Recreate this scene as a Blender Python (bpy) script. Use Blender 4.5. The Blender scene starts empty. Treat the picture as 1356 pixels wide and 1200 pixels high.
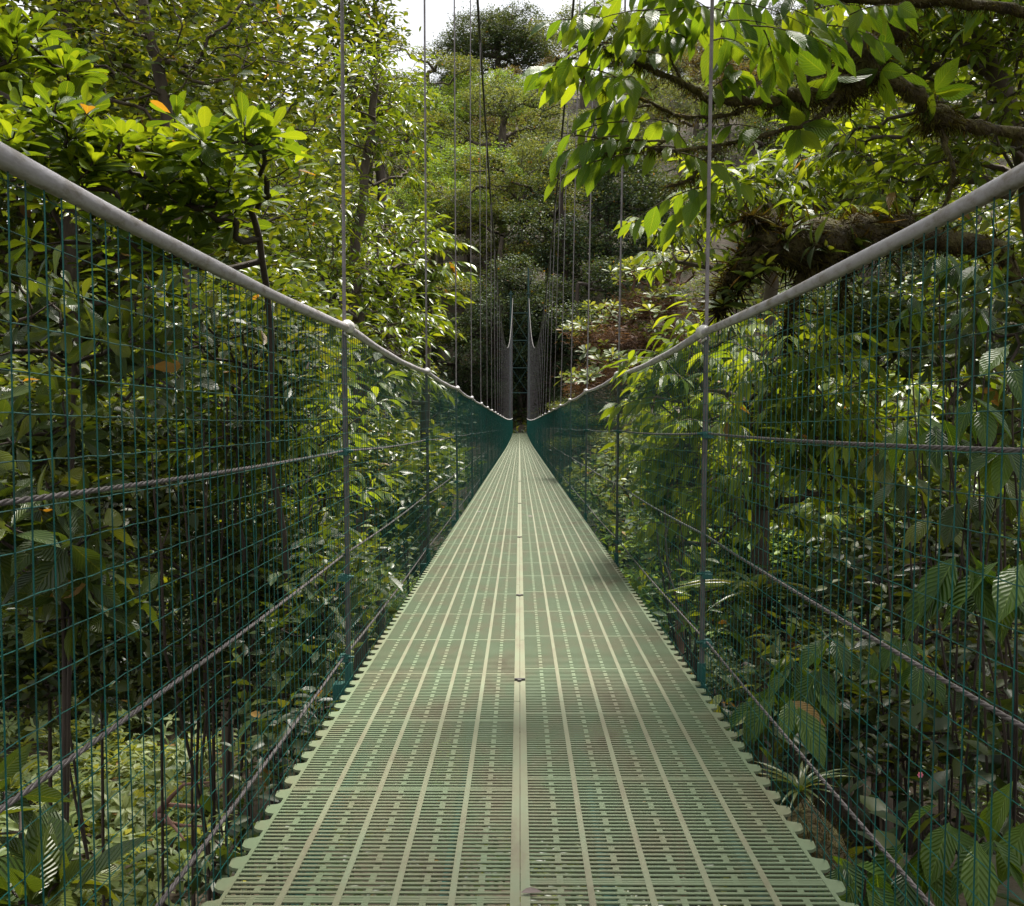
import bpy, math, random
import numpy as np
from mathutils import Vector
rng = np.random.default_rng(7)
random.seed(7)
S = bpy.context.scene
COL = S.collection
F = 1400.0; CX = 688.0; HY = 566.0; CAMZ = 0.81
UP = np.array([0, 0, 1.0])

def P(px, py, d):
    """photo pixel + distance along the bridge (m) -> point in the place"""
    return np.array([(px-CX)/F*d, d, CAMZ+(HY-py)/F*d])

# ------------------------------------------------------------------ helpers
def link(name, me, mat, parent=None):
    o = bpy.data.objects.new(name, me)
    if mat: me.materials.append(mat)
    COL.objects.link(o)
    if parent: o.parent = parent
    return o

def tag(o, label=None, cat=None, group=None, kind=None):
    if label: o['label'] = label
    if cat: o['category'] = cat
    if group: o['group'] = group
    if kind: o['kind'] = kind
    return o

def thing(name, label, cat, loc=(0, 0, 0), group=None):
    o = bpy.data.objects.new(name, None); COL.objects.link(o)
    o.location = loc; o.empty_display_size = 0.2
    return tag(o, label, cat, group)

def dup(root, loc, rotz=0, scale=1.0, label=None, group=None):
    r = root.copy(); COL.objects.link(r)
    r.location = loc; r.rotation_euler = (0, 0, rotz); r.scale = (scale,)*3 if np.isscalar(scale) else scale
    if label: r['label'] = label
    if group: r['group'] = group
    for ch in list(root.children):
        c = ch.copy(); COL.objects.link(c); c.parent = r
    return r

def raw_mesh(name, V, loops, starts, totals, uv=None, tint=None, smooth=True):
    me = bpy.data.meshes.new(name)
    V = np.ascontiguousarray(V, dtype=np.float32)
    loops = np.ascontiguousarray(loops, dtype=np.int32)
    me.vertices.add(len(V)); me.vertices.foreach_set('co', V.ravel())
    me.loops.add(len(loops)); me.loops.foreach_set('vertex_index', loops)
    me.polygons.add(len(starts))
    me.polygons.foreach_set('loop_start', np.ascontiguousarray(starts, dtype=np.int32))
    me.polygons.foreach_set('loop_total', np.ascontiguousarray(totals, dtype=np.int32))
    me.update(calc_edges=True)
    me.polygons.foreach_set('use_smooth', np.full(len(starts), bool(smooth)))
    if uv is not None:
        l = me.uv_layers.new(name='UVMap')
        l.data.foreach_set('uv', np.ascontiguousarray(uv[loops], dtype=np.float32).ravel())
    if tint is not None:
        a = me.attributes.new('tint', 'FLOAT', 'POINT')
        a.data.foreach_set('value', np.ascontiguousarray(tint, dtype=np.float32))
    me.validate(); me.update()
    return me

class MB:
    """collects quads (tubes, boxes) into one mesh"""
    def __init__(s): s.v = []; s.f = []; s.n = 0
    def add(s, V, Fq):
        V = np.asarray(V, float); s.v.append(V); s.f.append(np.asarray(Fq, int)+s.n); s.n += len(V)
    def tube(s, pts, rad, sides=6, cap=True):
        pts = np.asarray(pts, float); n = len(pts)
        rad = np.full(n, rad) if np.isscalar(rad) else np.asarray(rad, float)
        T = np.gradient(pts, axis=0); T /= np.linalg.norm(T, axis=1)[:, None]+1e-12
        ref = np.array([0, 0, 1.0]) if abs(T[:, 2]).mean() < .9 else np.array([1.0, 0, 0])
        A = np.cross(T, ref); A /= np.linalg.norm(A, axis=1)[:, None]+1e-9
        B = np.cross(T, A)
        th = np.linspace(0, 2*np.pi, sides, endpoint=False)
        V = pts[:, None, :]+rad[:, None, None]*(np.cos(th)[None, :, None]*A[:, None, :]+np.sin(th)[None, :, None]*B[:, None, :])
        V = V.reshape(-1, 3)
        i = np.arange(n-1)[:, None]*sides; j = np.arange(sides)[None, :]; j2 = (j+1) % sides
        Fq = np.stack([i+j, i+j2, i+sides+j2, i+sides+j], -1).reshape(-1, 4)
        s.add(V, Fq)
        if cap:
            for b, flip in ((0, True), ((n-1)*sides, False)):
                c = V[b:b+sides].mean(0)
                W = np.vstack([V[b:b+sides], c])
                q = [(k, (k+1) % sides, sides, sides) for k in range(sides)]
                s.tri(W, [(a, b_, c_) if not flip else (b_, a, c_) for a, b_, c_, _ in q])
    def tri(s, V, Ft):
        Ft = [(a, b, c, c) for a, b, c in Ft]      # degenerate quads are split on build
        s.add(V, Ft)
    def boxes(s, C, H):
        C = np.atleast_2d(C).astype(float); H = np.broadcast_to(np.asarray(H, float), C.shape)
        sg = np.array([[-1,-1,-1],[1,-1,-1],[1,1,-1],[-1,1,-1],[-1,-1,1],[1,-1,1],[1,1,1],[-1,1,1]], float)
        V = (C[:, None, :]+sg[None]*H[:, None, :]).reshape(-1, 3)
        q = np.array([[0,3,2,1],[4,5,6,7],[0,1,5,4],[1,2,6,5],[2,3,7,6],[3,0,4,7]])
        s.add(V, (np.arange(len(C))[:, None, None]*8+q[None]).reshape(-1, 4))
    def mesh(s, name, smooth=False):
        V = np.vstack(s.v); Fq = np.vstack(s.f)
        tri = Fq[:, 2] == Fq[:, 3]
        tot = np.where(tri, 3, 4)
        keep = np.ones(Fq.shape, bool); keep[tri, 3] = False
        loops = Fq[keep]; starts = np.concatenate([[0], np.cumsum(tot)[:-1]])
        return raw_mesh(name, V, loops, starts, tot, smooth=smooth)
    def build(s, name, mat, parent=None, smooth=False):
        return link(name, s.mesh(name, smooth), mat, parent)

# ------------------------------------------------------------------ leaf templates (u along, v across, w up)
def tmpl(us, ws, drop, fold, serr=0):
    """midrib stations us with half widths ws (0 at both ends); drop: how the blade bows; fold: V angle"""
    V = []; UV = []; faces = []
    n = len(us)
    mid = []; lt = []; rt = []
    for i, (u, w) in enumerate(zip(us, ws)):
        z = -drop*u*u
        mid.append(len(V)); V.append((u, 0, z)); UV.append((u, .5))
        if 0 < i < n-1:
            lt.append(len(V)); V.append((u+.02, w, z+fold*w)); UV.append((u, 1.0))
            rt.append(len(V)); V.append((u+.02, -w, z+fold*w)); UV.append((u, 0.0))
    for side in (lt, rt):
        f = []
        f.append((mid[0], mid[1], side[0]))
        for i in range(n-3): f.append((mid[i+1], mid[i+2], side[i+1], side[i]))
        f.append((mid[n-2], mid[n-1], side[n-3]))
        if side is lt: faces += f
        else: faces += [t[::-1] for t in f]
    return np.array(V, float), np.array(UV, float), faces
T_BIG = tmpl([0, .10, .26, .46, .66, .84, 1.0], [0, .085, .19, .235, .19, .085, 0], .16, .30)
T_OBOV = tmpl([0, .2, .45, .66, .84, .95, 1.0], [0, .06, .145, .20, .17, .08, 0], .10, .25)
T_LANCE = tmpl([0, .12, .32, .55, .78, 1.0], [0, .09, .165, .15, .065, 0], .22, .35)
T_MID = tmpl([0, .3, .62, 1.0], [0, .19, .20, 0], .15, .35)
T_LO = (np.array([(0, 0, 0), (.5, .24, .07), (1, 0, -.10), (.5, -.24, .07)], float), np.array([(0, .5), (.5, 1), (1, .5), (.5, 0)], float), [(0, 2, 1), (0, 3, 2)])
T_STRAP = tmpl([0, .2, .4, .6, .8, 1.0], [0, .032, .04, .036, .024, 0], .75, .5)
T_BLADE = (np.array([(0, .03, 0), (0, -.03, 0), (.6, 0, -.08), (1, 0, -.25)], float), np.array([(0, 1), (0, 0), (.6, .5), (1, .5)], float), [(0, 1, 2), (1, 3, 2)])

def unit(a): return a/(np.linalg.norm(a, axis=-1, keepdims=True)+1e-9)

class Leaves:
    def __init__(s): s.a = []
    def add(s, p, d, n, L, W=None, t=None):
        p = np.atleast_2d(p); N = len(p)
        L = np.broadcast_to(L, (N,)); W = L if W is None else np.broadcast_to(W, (N,))
        t = rng.random(N) if t is None else np.broadcast_to(t, (N,))
        s.a.append((p, np.broadcast_to(d, (N, 3)), np.broadcast_to(n, (N, 3)), L, W, t))
    def count(s): return sum(len(x[0]) for x in s.a)
    def build(s, name, mat, parent, T, smooth=True):
        p, d, n, L, W, t = [np.concatenate([x[i] for x in s.a]) for i in range(6)]
        t = np.where(rng.random(len(t)) < .006, 0, np.clip(t, .03, 1))
        d = unit(d); n = unit(n-(n*d).sum(1, keepdims=True)*d); b = np.cross(n, d)
        TV, TUV, TF = T
        k = len(TV); N = len(p)
        V = p[:, None, :]+L[:, None, None]*(TV[None, :, 0:1]*d[:, None, :]+TV[None, :, 2:3]*n[:, None, :])+W[:, None, None]*TV[None, :, 1:2]*b[:, None, :]
        tot = np.array([len(f) for f in TF]); lp = np.concatenate([np.array(f) for f in TF])
        loops = (np.arange(N)[:, None]*k+lp[None]).ravel()
        totals = np.tile(tot, N); starts = np.concatenate([[0], np.cumsum(totals)[:-1]])
        me = raw_mesh(name, V.reshape(-1, 3), loops, starts, totals, np.tile(TUV, (N, 1)), np.repeat(t, k), smooth)
        return link(name, me, mat, parent)

def rosettes(lv, tips, dirs, k, L, spread=.8, up=.45, jit=.25):
    for tip, dr in zip(tips, dirs):
        kk = int(max(4, rng.normal(k, k*.2)))
        th = np.arange(kk)*2.399+rng.random()*6
        a = unit(np.cross(dr, rng.normal(size=3))); b = np.cross(dr, a)
        rad = np.cos(th)[:, None]*a+np.sin(th)[:, None]*b
        lay = np.linspace(.2, 1, kk)[:, None]
        D = unit(rad*(spread*(.4+lay))+dr*(up*1.7*(1.1-lay))+rng.normal(size=(kk, 3))*jit*.5)
        N = dr+rng.normal(size=(kk, 3))*jit
        sz = L*rng.uniform(.75, 1.2)*(.6+.45*lay[:, 0])
        lv.add(tip+rad*.008-dr*(lay*.25*L), D, N, sz, sz*rng.uniform(.85, 1.15, kk), np.clip(.75-.5*lay[:, 0]+rng.normal(size=kk)*.16+rng.normal()*.12, 0, 1))

def sprays(lv, mb, tips, dirs, n, tl, L, hang=.8, r=.003, tintmean=.5):
    """twig with leaves alternating on both sides, leaves hanging"""
    for tip, dr in zip(tips, dirs):
        l = tl*rng.uniform(.7, 1.3); nn = max(3, int(n*rng.uniform(.7, 1.3)))
        s = np.linspace(0, 1, 6)
        pts = tip+dr*(s[:, None]*l)-UP*(s[:, None]**2*l*.3)
        if mb is not None: mb.tube(pts, np.linspace(r, r*.4, 6), 4, False)
        u = np.linspace(.12, 1, nn)
        pp = tip+dr*(u[:, None]*l)-UP*(u[:, None]**2*l*.3)
        side = unit(np.cross(dr, UP)+1e-6)
        sg = np.where(np.arange(nn) % 2, 1, -1)[:, None]
        fwd = np.linspace(.35, .9, nn)[:, None]
        D = unit(side*sg*(1.05-fwd*.6)+dr*fwd-UP*hang*rng.uniform(.5, 1.3, (nn, 1))+rng.normal(size=(nn, 3))*.16)
        N = UP+side*sg*.3+rng.normal(size=(nn, 3))*.3
        sz = L*rng.uniform(.65, 1.2, nn)
        lv.add(pp, D, N, sz, sz*rng.uniform(.8, 1.1, nn), np.clip(rng.normal(tintmean, .2, nn)+rng.normal()*.1, 0, 1))

def clusters(lv, tips, dirs, k, r, L, flat=.6, droop=.25, tm=.5, ts=.22):
    T = len(tips); N = T*k
    pos = np.repeat(tips, k, 0)+rng.normal(size=(N, 3))*r*np.array([1, 1, flat])
    dd = np.repeat(dirs, k, 0)
    D = unit(rng.normal(size=(N, 3))*np.array([1, 1, .45])+dd*.5-UP*droop)
    Nn = UP*1.0+dd*.3+rng.normal(size=(N, 3))*.5
    sz = L*rng.uniform(.6, 1.25, N)
    t = np.clip(np.repeat(rng.normal(tm, ts*.7, T), k)+rng.normal(size=N)*ts*.7, 0, 1)
    lv.add(pos, D, Nn, sz, sz*rng.uniform(.8, 1.2, N), t)

# ------------------------------------------------------------------ branching: every tip joins the nearest wood
def skeleton(trunk, tips, tip_r=.004, trunk_r=.1, expo=.5, sag=.08, per_limb=True):
    """trunk: polyline (n,3).  returns (MB of wood, tip directions)"""
    trunk = np.asarray(trunk, float)
    nodes = [p for p in trunk]; par = [-1]+list(range(len(trunk)-1)); 
    root = trunk[-1]*.6+trunk[0]*.4
    order = np.argsort(np.linalg.norm(tips-root, axis=1))
    arr = np.empty((len(trunk)+3*len(tips), 3)); n = len(trunk); arr[:n] = trunk
    depth = np.zeros(len(arr)); depth[:n] = np.arange(n)*.0
    lo = int(len(trunk)*.35)
    dirs = np.zeros((len(tips), 3)); tipnode = np.zeros(len(tips), int)
    par = np.full(len(arr), -1); par[1:n] = np.arange(n-1)
    for i in order:
        t = tips[i]
        v = t-arr[lo:n]
        dist = np.linalg.norm(v, axis=1)
        cost = dist+.25*depth[lo:n]+np.maximum(0, -v[:, 2])*.5
        j = lo+int(np.argmin(cost)); q = arr[j]; dd = np.linalg.norm(t-q)
        prev = j
        for s in (.4, .75, 1.0):
            p = q+(t-q)*s
            if s < 1: p = p+rng.normal(size=3)*dd*.07-UP*dd*sag*math.sin(s*3.14)
            arr[n] = p; par[n] = prev; depth[n] = depth[prev]+dd*.35; prev = n; n += 1
        tipnode[i] = n-1
        dirs[i] = arr[n-1]-arr[n-2]
    cnt = np.zeros(n); cnt[tipnode] = 1
    for k in range(n-1, 0, -1):
        if par[k] >= 0: cnt[par[k]] += cnt[k]
    rad = tip_r*np.maximum(cnt, 1)**expo
    nt = len(trunk)
    rad = np.minimum(rad, trunk_r)
    rad[:nt] = np.maximum(rad[:nt], np.linspace(trunk_r, trunk_r*.45, nt))
    mb = MB()
    mb.tube(trunk, rad[:nt], 10)
    # chains: follow the heaviest child
    child = {}
    for k in range(nt, n): child.setdefault(par[k], []).append(k)
    done = set()
    stack = [(p, c) for p in range(nt) for c in child.get(p, [])]
    while stack:
        p, c = stack.pop()
        path = [p, c]
        cur = c
        while cur in child:
            ch = sorted(child[cur], key=lambda q: -cnt[q])
            for e in ch[1:]: stack.append((cur, e))
            cur = ch[0]; path.append(cur)
        r = rad[path].copy(); r[0] = r[1]
        mb.tube(arr[path], r, 6 if r[0] > .02 else 4, False)
    return mb, unit(dirs)

def in_lobes(lobes, n, shell=.55):
    """lobes: (centre(3), radii(3)); points mostly towards the outside of every lobe"""
    w = np.array([np.prod(l[1])**.72 for l in lobes]); w /= w.sum()
    idx = rng.choice(len(lobes), n, p=w)
    d = unit(rng.normal(size=(n, 3)))
    rr = shell+(1-shell)*rng.random(n)
    rr *= 1+rng.normal(size=n)*.08
    C = np.array([l[0] for l in lobes]); R = np.array([l[1] for l in lobes])
    return C[idx]+d*R[idx]*rr[:, None]

# ------------------------------------------------------------------ materials
def new_mat(name):
    m = bpy.data.materials.new(name); m.use_nodes = True
    nt = m.node_tree; nt.nodes.clear()
    return m, nt, nt.nodes, nt.links
def N_(nodes, t, **kw):
    n = nodes.new(t)
    for k, v in kw.items():
        if k in n.inputs: n.inputs[k].default_value = v
        else: setattr(n, k, v)
    return n
def ramp(nodes, stops):
    r = nodes.new('ShaderNodeValToRGB'); e = r.color_ramp.elements
    while len(e) < len(stops): e.new(.5)
    for x, (p, c) in zip(e, stops): x.position = p; x.color = (*c, 1)
    return r

def leaf_mat(name, c0, c1, c2, back=None, rough=.38, trans=.4, veins=0, spec=.5, odd=(.22, .13, .03)):
    m, nt, nd, lk = new_mat(name)
    at = N_(nd, 'ShaderNodeAttribute', attribute_name='tint')
    rp = ramp(nd, [(0, odd), (.018, c0), (.5, c1), (1, c2)])
    lk.new(at.outputs['Fac'], rp.inputs[0])
    geo = N_(nd, 'ShaderNodeNewGeometry')
    nz = N_(nd, 'ShaderNodeTexNoise', Scale=2.2); nz.inputs['Detail'].default_value = 3
    lk.new(geo.outputs['Position'], nz.inputs['Vector'])
    hv = N_(nd, 'ShaderNodeHueSaturation'); 
    mr = N_(nd, 'ShaderNodeMapRange'); mr.inputs['To Min'].default_value = .75; mr.inputs['To Max'].default_value = 1.3
    lk.new(nz.outputs['Fac'], mr.inputs['Value']); lk.new(mr.outputs[0], hv.inputs['Value'])
    lk.new(rp.outputs[0], hv.inputs['Color'])
    col = hv.outputs[0]
    bump = None
    if veins:
        uv = N_(nd, 'ShaderNodeUVMap'); sp = N_(nd, 'ShaderNodeSeparateXYZ'); lk.new(uv.outputs[0], sp.inputs[0])
        a = N_(nd, 'ShaderNodeMath', operation='SUBTRACT'); a.inputs[1].default_value = .5; lk.new(sp.outputs[1], a.inputs[0])
        b = N_(nd, 'ShaderNodeMath', operation='ABSOLUTE'); lk.new(a.outputs[0], b.inputs[0])
        # side veins sweep forward
        c = N_(nd, 'ShaderNodeMath', operation='MULTIPLY_ADD'); lk.new(b.outputs[0], c.inputs[0]); c.inputs[1].default_value = -.55
        lk.new(sp.outputs[0], c.inputs[2])
        d = N_(nd, 'ShaderNodeMath', operation='MULTIPLY'); lk.new(c.outputs[0], d.inputs[0]); d.inputs[1].default_value = 70.0
        e = N_(nd, 'ShaderNodeMath', operation='SINE'); lk.new(d.outputs[0], e.inputs[0])
        f = N_(nd, 'ShaderNodeMapRange'); lk.new(e.outputs[0], f.inputs['Value']); f.inputs['From Min'].default_value = .75; f.inputs['From Max'].default_value = 1.0
        g = N_(nd, 'ShaderNodeMapRange'); lk.new(b.outputs[0], g.inputs['Value']); g.inputs['From Min'].default_value = .035; g.inputs['From Max'].default_value = .012
        h = N_(nd, 'ShaderNodeMath', operation='MAXIMUM'); lk.new(g.outputs[0], h.inputs[1])
        f2 = N_(nd, 'ShaderNodeMath', operation='MULTIPLY'); lk.new(f.outputs[0], f2.inputs[0]); f2.inputs[1].default_value = .45
        lk.new(f2.outputs[0], h.inputs[0])
        mx = N_(nd, 'ShaderNodeMix', data_type='RGBA'); mx.inputs['B'].default_value = (c2[0]*1.6, c2[1]*1.45, c2[2]*2.0, 1)
        mm = N_(nd, 'ShaderNodeMath', operation='MULTIPLY'); lk.new(h.outputs[0], mm.inputs[0]); mm.inputs[1].default_value = veins
        lk.new(mm.outputs[0], mx.inputs['Factor']); lk.new(col, mx.inputs['A']); col = mx.outputs['Result']
        bump = N_(nd, 'ShaderNodeBump', Strength=.5, Distance=.004); lk.new(e.outputs[0], bump.inputs['Height'])
    pr = N_(nd, 'ShaderNodeBsdfPrincipled', Roughness=rough); pr.inputs['Specular IOR Level'].default_value = spec
    lk.new(col, pr.inputs['Base Color'])
    if bump: lk.new(bump.outputs[0], pr.inputs['Normal'])
    tr = N_(nd, 'ShaderNodeBsdfTranslucent')
    tc = N_(nd, 'ShaderNodeMix', data_type='RGBA', blend_type='MULTIPLY'); tc.inputs['Factor'].default_value = 1
    tc.inputs['B'].default_value = (1.95, 1.5, .45, 1); lk.new(col, tc.inputs['A']); lk.new(tc.outputs['Result'], tr.inputs['Color'])
    ms = N_(nd, 'ShaderNodeMixShader'); ms.inputs[0].default_value = trans
    lk.new(pr.outputs[0], ms.inputs[1]); lk.new(tr.outputs[0], ms.inputs[2])
    out = N_(nd, 'ShaderNodeOutputMaterial'); lk.new(ms.outputs[0], out.inputs[0])
    return m

def surf_mat(name, stops, scale=8, rough=.8, bump=.0, metal=0, detail=6, stretch=(1, 1, 1), spec=.5, dist=.01, obj=True):
    m, nt, nd, lk = new_mat(name)
    tc = N_(nd, 'ShaderNodeTexCoord'); mp = N_(nd, 'ShaderNodeMapping'); mp.inputs['Scale'].default_value = stretch
    lk.new(tc.outputs['Object'], mp.inputs[0])
    nz = N_(nd, 'ShaderNodeTexNoise', Scale=scale); nz.inputs['Detail'].default_value = detail; nz.inputs['Roughness'].default_value = .65
    lk.new(mp.outputs[0], nz.inputs['Vector'])
    rp = ramp(nd, stops); lk.new(nz.outputs['Fac'], rp.inputs[0])
    pr = N_(nd, 'ShaderNodeBsdfPrincipled', Roughness=rough, Metallic=metal); pr.inputs['Specular IOR Level'].default_value = spec
    lk.new(rp.outputs[0], pr.inputs['Base Color'])
    if bump:
        n2 = N_(nd, 'ShaderNodeTexNoise', Scale=scale*4); n2.inputs['Detail'].default_value = 5; lk.new(mp.outputs[0], n2.inputs['Vector'])
        bp = N_(nd, 'ShaderNodeBump', Strength=bump, Distance=dist); lk.new(n2.outputs['Fac'], bp.inputs['Height']); lk.new(bp.outputs[0], pr.inputs['Normal'])
    out = N_(nd, 'ShaderNodeOutputMaterial'); lk.new(pr.outputs[0], out.inputs[0])
    return m

M = {}
M['deck'] = surf_mat('deck_paint', [(.30, (.112, .105, .058)), (.42, (.138, .150, .084)), (.56, (.118, .160, .086)), (.75, (.145, .19, .112))], 4.0, .5, .15, stretch=(1.5, .6, 1), spec=.4, dist=.002)
M['rib'] = surf_mat('deck_rib_worn', [(.32, (.145, .13, .08)), (.48, (.17, .175, .105)), (.7, (.162, .195, .118))], 7, .5, .15, stretch=(2, .6, 1), spec=.4, dist=.002)
M['hose'] = surf_mat('rail_hose', [(.28, (.12, .09, .075)), (.39, (.22, .195, .185)), (.50, (.33, .31, .335)), (.75, (.42, .40, .445))], 16, .5, .5, stretch=(2.5, 1, 2.5), dist=.002, detail=10)
M['sleeve'] = surf_mat('white_sleeve', [(.3, (.40, .38, .36)), (.6, (.62, .60, .60))], 20, .4)
M['teal'] = surf_mat('teal_pvc', [(.3, (.0004, .024, .020)), (.7, (.0006, .10, .086))], 14, .45, spec=.3)
M['tealpaint'] = surf_mat('teal_paint', [(.3, (.006, .05, .042)), (.7, (.008, .10, .085))], 5, .5)
M['towerpaint'] = surf_mat('tower_paint', [(.3, (.003, .022, .02)), (.7, (.005, .045, .04))], 3, .6)
M['steel'] = surf_mat('galvanised_steel', [(.3, (.12, .104, .108)), (.7, (.25, .225, .24))], 25, .55, metal=.25)
M['steelpost'] = surf_mat('grey_post', [(.3, (.06, .05, .05)), (.7, (.12, .11, .11))], 18, .5, metal=.3)
M['maincable'] = surf_mat('main_cable_steel', [(.3, (.045, .04, .04)), (.7, (.10, .09, .09))], 15, .7)
M['cable'] = surf_mat('weathered_wire_rope', [(.3, (.055, .045, .045)), (.7, (.13, .11, .115))], 25, .55, metal=.2)
M['bark'] = surf_mat('bark_grey', [(.3, (.035, .026, .018)), (.55, (.09, .07, .05)), (.78, (.17, .14, .11))], 6, .9, .6, stretch=(1, 1, .3), dist=.02)
M['barkdark'] = surf_mat('bark_dark', [(.3, (.016, .011, .008)), (.6, (.045, .032, .022)), (.8, (.06, .06, .03))], 6, .9, .6, stretch=(1, 1, .4), dist=.02)
M['barkred'] = surf_mat('bark_red', [(.3, (.10, .045, .03)), (.6, (.20, .11, .08)), (.8, (.28, .19, .15))], 6, .9, .4)
M['moss'] = surf_mat('mossy_bark', [(.3, (.020, .013, .006)), (.5, (.06, .045, .014)), (.7, (.11, .10, .025))], 12, .95, .9, dist=.03)
M['soil'] = surf_mat('forest_floor', [(.3, (.02, .014, .008)), (.5, (.05, .035, .02)), (.65, (.03, .045, .012)), (.8, (.06, .075, .02))], .9, .95, .8, dist=.08, detail=9)

M['l_ros'] = leaf_mat('leaf_rosette', (.036, .080, .009), (.085, .155, .012), (.18, .26, .018), trans=.5, rough=.38, veins=.35)
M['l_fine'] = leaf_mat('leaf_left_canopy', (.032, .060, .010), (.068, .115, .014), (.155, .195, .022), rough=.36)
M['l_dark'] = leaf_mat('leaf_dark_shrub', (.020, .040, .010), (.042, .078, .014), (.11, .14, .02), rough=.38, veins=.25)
M['l_lime'] = leaf_mat('leaf_lime', (.045, .085, .010), (.085, .150, .014), (.17, .235, .022), rough=.36)
M['l_lance'] = leaf_mat('leaf_lance', (.040, .10, .013), (.085, .175, .018), (.18, .27, .022), rough=.36, trans=.52, veins=.3)
M['l_bush'] = leaf_mat('leaf_bush', (.042, .085, .010), (.10, .175, .016), (.20, .28, .026), rough=.36, trans=.54, veins=.25)
M['l_rib'] = leaf_mat('leaf_ribbed', (.018, .050, .010), (.040, .095, .014), (.09, .16, .02), rough=.38, veins=.8)
M['l_strap'] = leaf_mat('leaf_strap', (.03, .06, .015), (.06, .10, .022), (.13, .15, .045), rough=.35)
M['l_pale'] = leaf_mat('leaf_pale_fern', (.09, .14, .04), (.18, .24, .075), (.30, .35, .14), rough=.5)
M['l_hillgrey'] = leaf_mat('leaf_hill_grey', (.050, .078, .034), (.098, .142, .058), (.17, .215, .09), rough=.6, trans=.3, spec=.2)
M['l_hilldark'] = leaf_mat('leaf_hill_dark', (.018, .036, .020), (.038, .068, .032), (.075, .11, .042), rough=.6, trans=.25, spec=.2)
M['l_hillbright'] = leaf_mat('leaf_hill_bright', (.06, .125, .026), (.12, .22, .038), (.20, .30, .06), rough=.55, trans=.35, spec=.25)
M['l_hillolive'] = leaf_mat('leaf_hill_olive', (.040, .072, .020), (.088, .130, .034), (.18, .20, .052), rough=.6, trans=.3, spec=.2, odd=(.30, .12, .03))
M['l_hillred'] = leaf_mat('leaf_hill_reddish', (.06, .05, .028), (.10, .085, .045), (.13, .13, .06), rough=.6, trans=.3, spec=.2)
M['l_redbush'] = leaf_mat('leaf_pale_rosette', (.06, .10, .03), (.12, .17, .05), (.22, .26, .09), rough=.5)
M['l_redtwig'] = leaf_mat('leaf_dry_red', (.085, .045, .032), (.155, .088, .064), (.23, .15, .10), rough=.7, trans=.25)
M['l_moss'] = leaf_mat('moss_tuft', (.014, .010, .004), (.042, .033, .009), (.11, .11, .022), rough=.9, trans=.25, spec=.1)
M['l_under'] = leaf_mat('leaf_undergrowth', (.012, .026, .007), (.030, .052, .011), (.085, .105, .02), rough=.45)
M['l_dead'] = leaf_mat('leaf_dead', (.06, .04, .035), (.10, .07, .055), (.14, .10, .10), rough=.6, trans=.1)
M['l_pink'] = leaf_mat('petal_pink', (.5, .12, .28), (.55, .16, .34), (.6, .25, .4), rough=.5)

# ------------------------------------------------------------------ terrain
def sst(a, b, x):
    t = np.clip((x-a)/(b-a), 0, 1); return t*t*(3-2*t)
def vnoise(x, y):
    return (np.sin(x*.9+1.3*np.sin(y*.7))+np.sin(y*1.1+1.7*np.sin(x*.6+2))+.6*np.sin(x*2.3+y*1.9)+.4*np.sin(x*4.1-y*3.7+1))/3
def ground(x, y):
    x = np.asarray(x, float); y = np.asarray(y, float)
    near = np.interp(y, [-60, -6, 1, 4, 10, 16, 26, 40, 55, 70, 82, 90, 220, 300, 800], [2, -.4, -.8, -1.5, -4.2, -7.5, -12, -17, -14, -7, -1.5, 1.5, 71, 78, 50])
    lo = -2.75+0*x
    left = sst(-.6, -1.6, x)*sst(-14, -10, x)*sst(19, 14, y)
    near = near*(1-left)+lo*left
    right = sst(.62, .95, x)*sst(3.9, 2.7, y)*sst(7, 4, x)
    near = near*(1-right)+(-.36)*right
    deep = sst(8, 40, y)*sst(95, 60, y)
    side = .20*np.maximum(np.abs(x)-6, 0)*deep
    hill = sst(90, 150, y)*(x*.06)+sst(130, 200, y)*np.minimum(x+6, 0)*.42
    nz = vnoise(x*.35, y*.35)*np.clip((np.abs(y-2))/40+np.abs(x)/40, .06, 1)*1.4+vnoise(x*2.2, y*2.2)*.05
    return near+side+hill+nz
xs = np.unique(np.concatenate([np.linspace(-500, -40, 14), np.linspace(-40, -8, 26), np.linspace(-8, 8, 81), np.linspace(8, 40, 26), np.linspace(40, 500, 14)]))
ys = np.unique(np.concatenate([np.linspace(-300, -10, 10), np.linspace(-10, 20, 130), np.linspace(20, 110, 60), np.linspace(110, 320, 50), np.linspace(320, 900, 10)]))
GX, GY = np.meshgrid(xs, ys)
GV = np.stack([GX, GY, ground(GX, GY)], -1).reshape(-1, 3)
nx = len(xs); ny = len(ys)
i = (np.arange(ny-1)[:, None]*nx+np.arange(nx-1)[None]).ravel()
Fq = np.stack([i, i+1, i+1+nx, i+nx], -1)
me = raw_mesh('ground', GV, Fq.ravel(), np.arange(len(Fq))*4, np.full(len(Fq), 4))
tag(link('ground', me, M['soil']), kind='structure')

# ================================================================== THE BRIDGE
Z0, Z1 = -8.5, 85.0
def deck_z(y): return .00016*np.maximum(np.asarray(y, float)-35, 0)**2
RH = {-1: 1.145, 1: 1.125}; RX = {-1: .555, 1: .59}
XL, XR = -.515, .55
MCX = {-1: -.60, 1: .70}
br = thing('suspension_bridge', 'long hanging footbridge with pale green grated deck, teal mesh sides and grey handrails', 'bridge')
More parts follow.
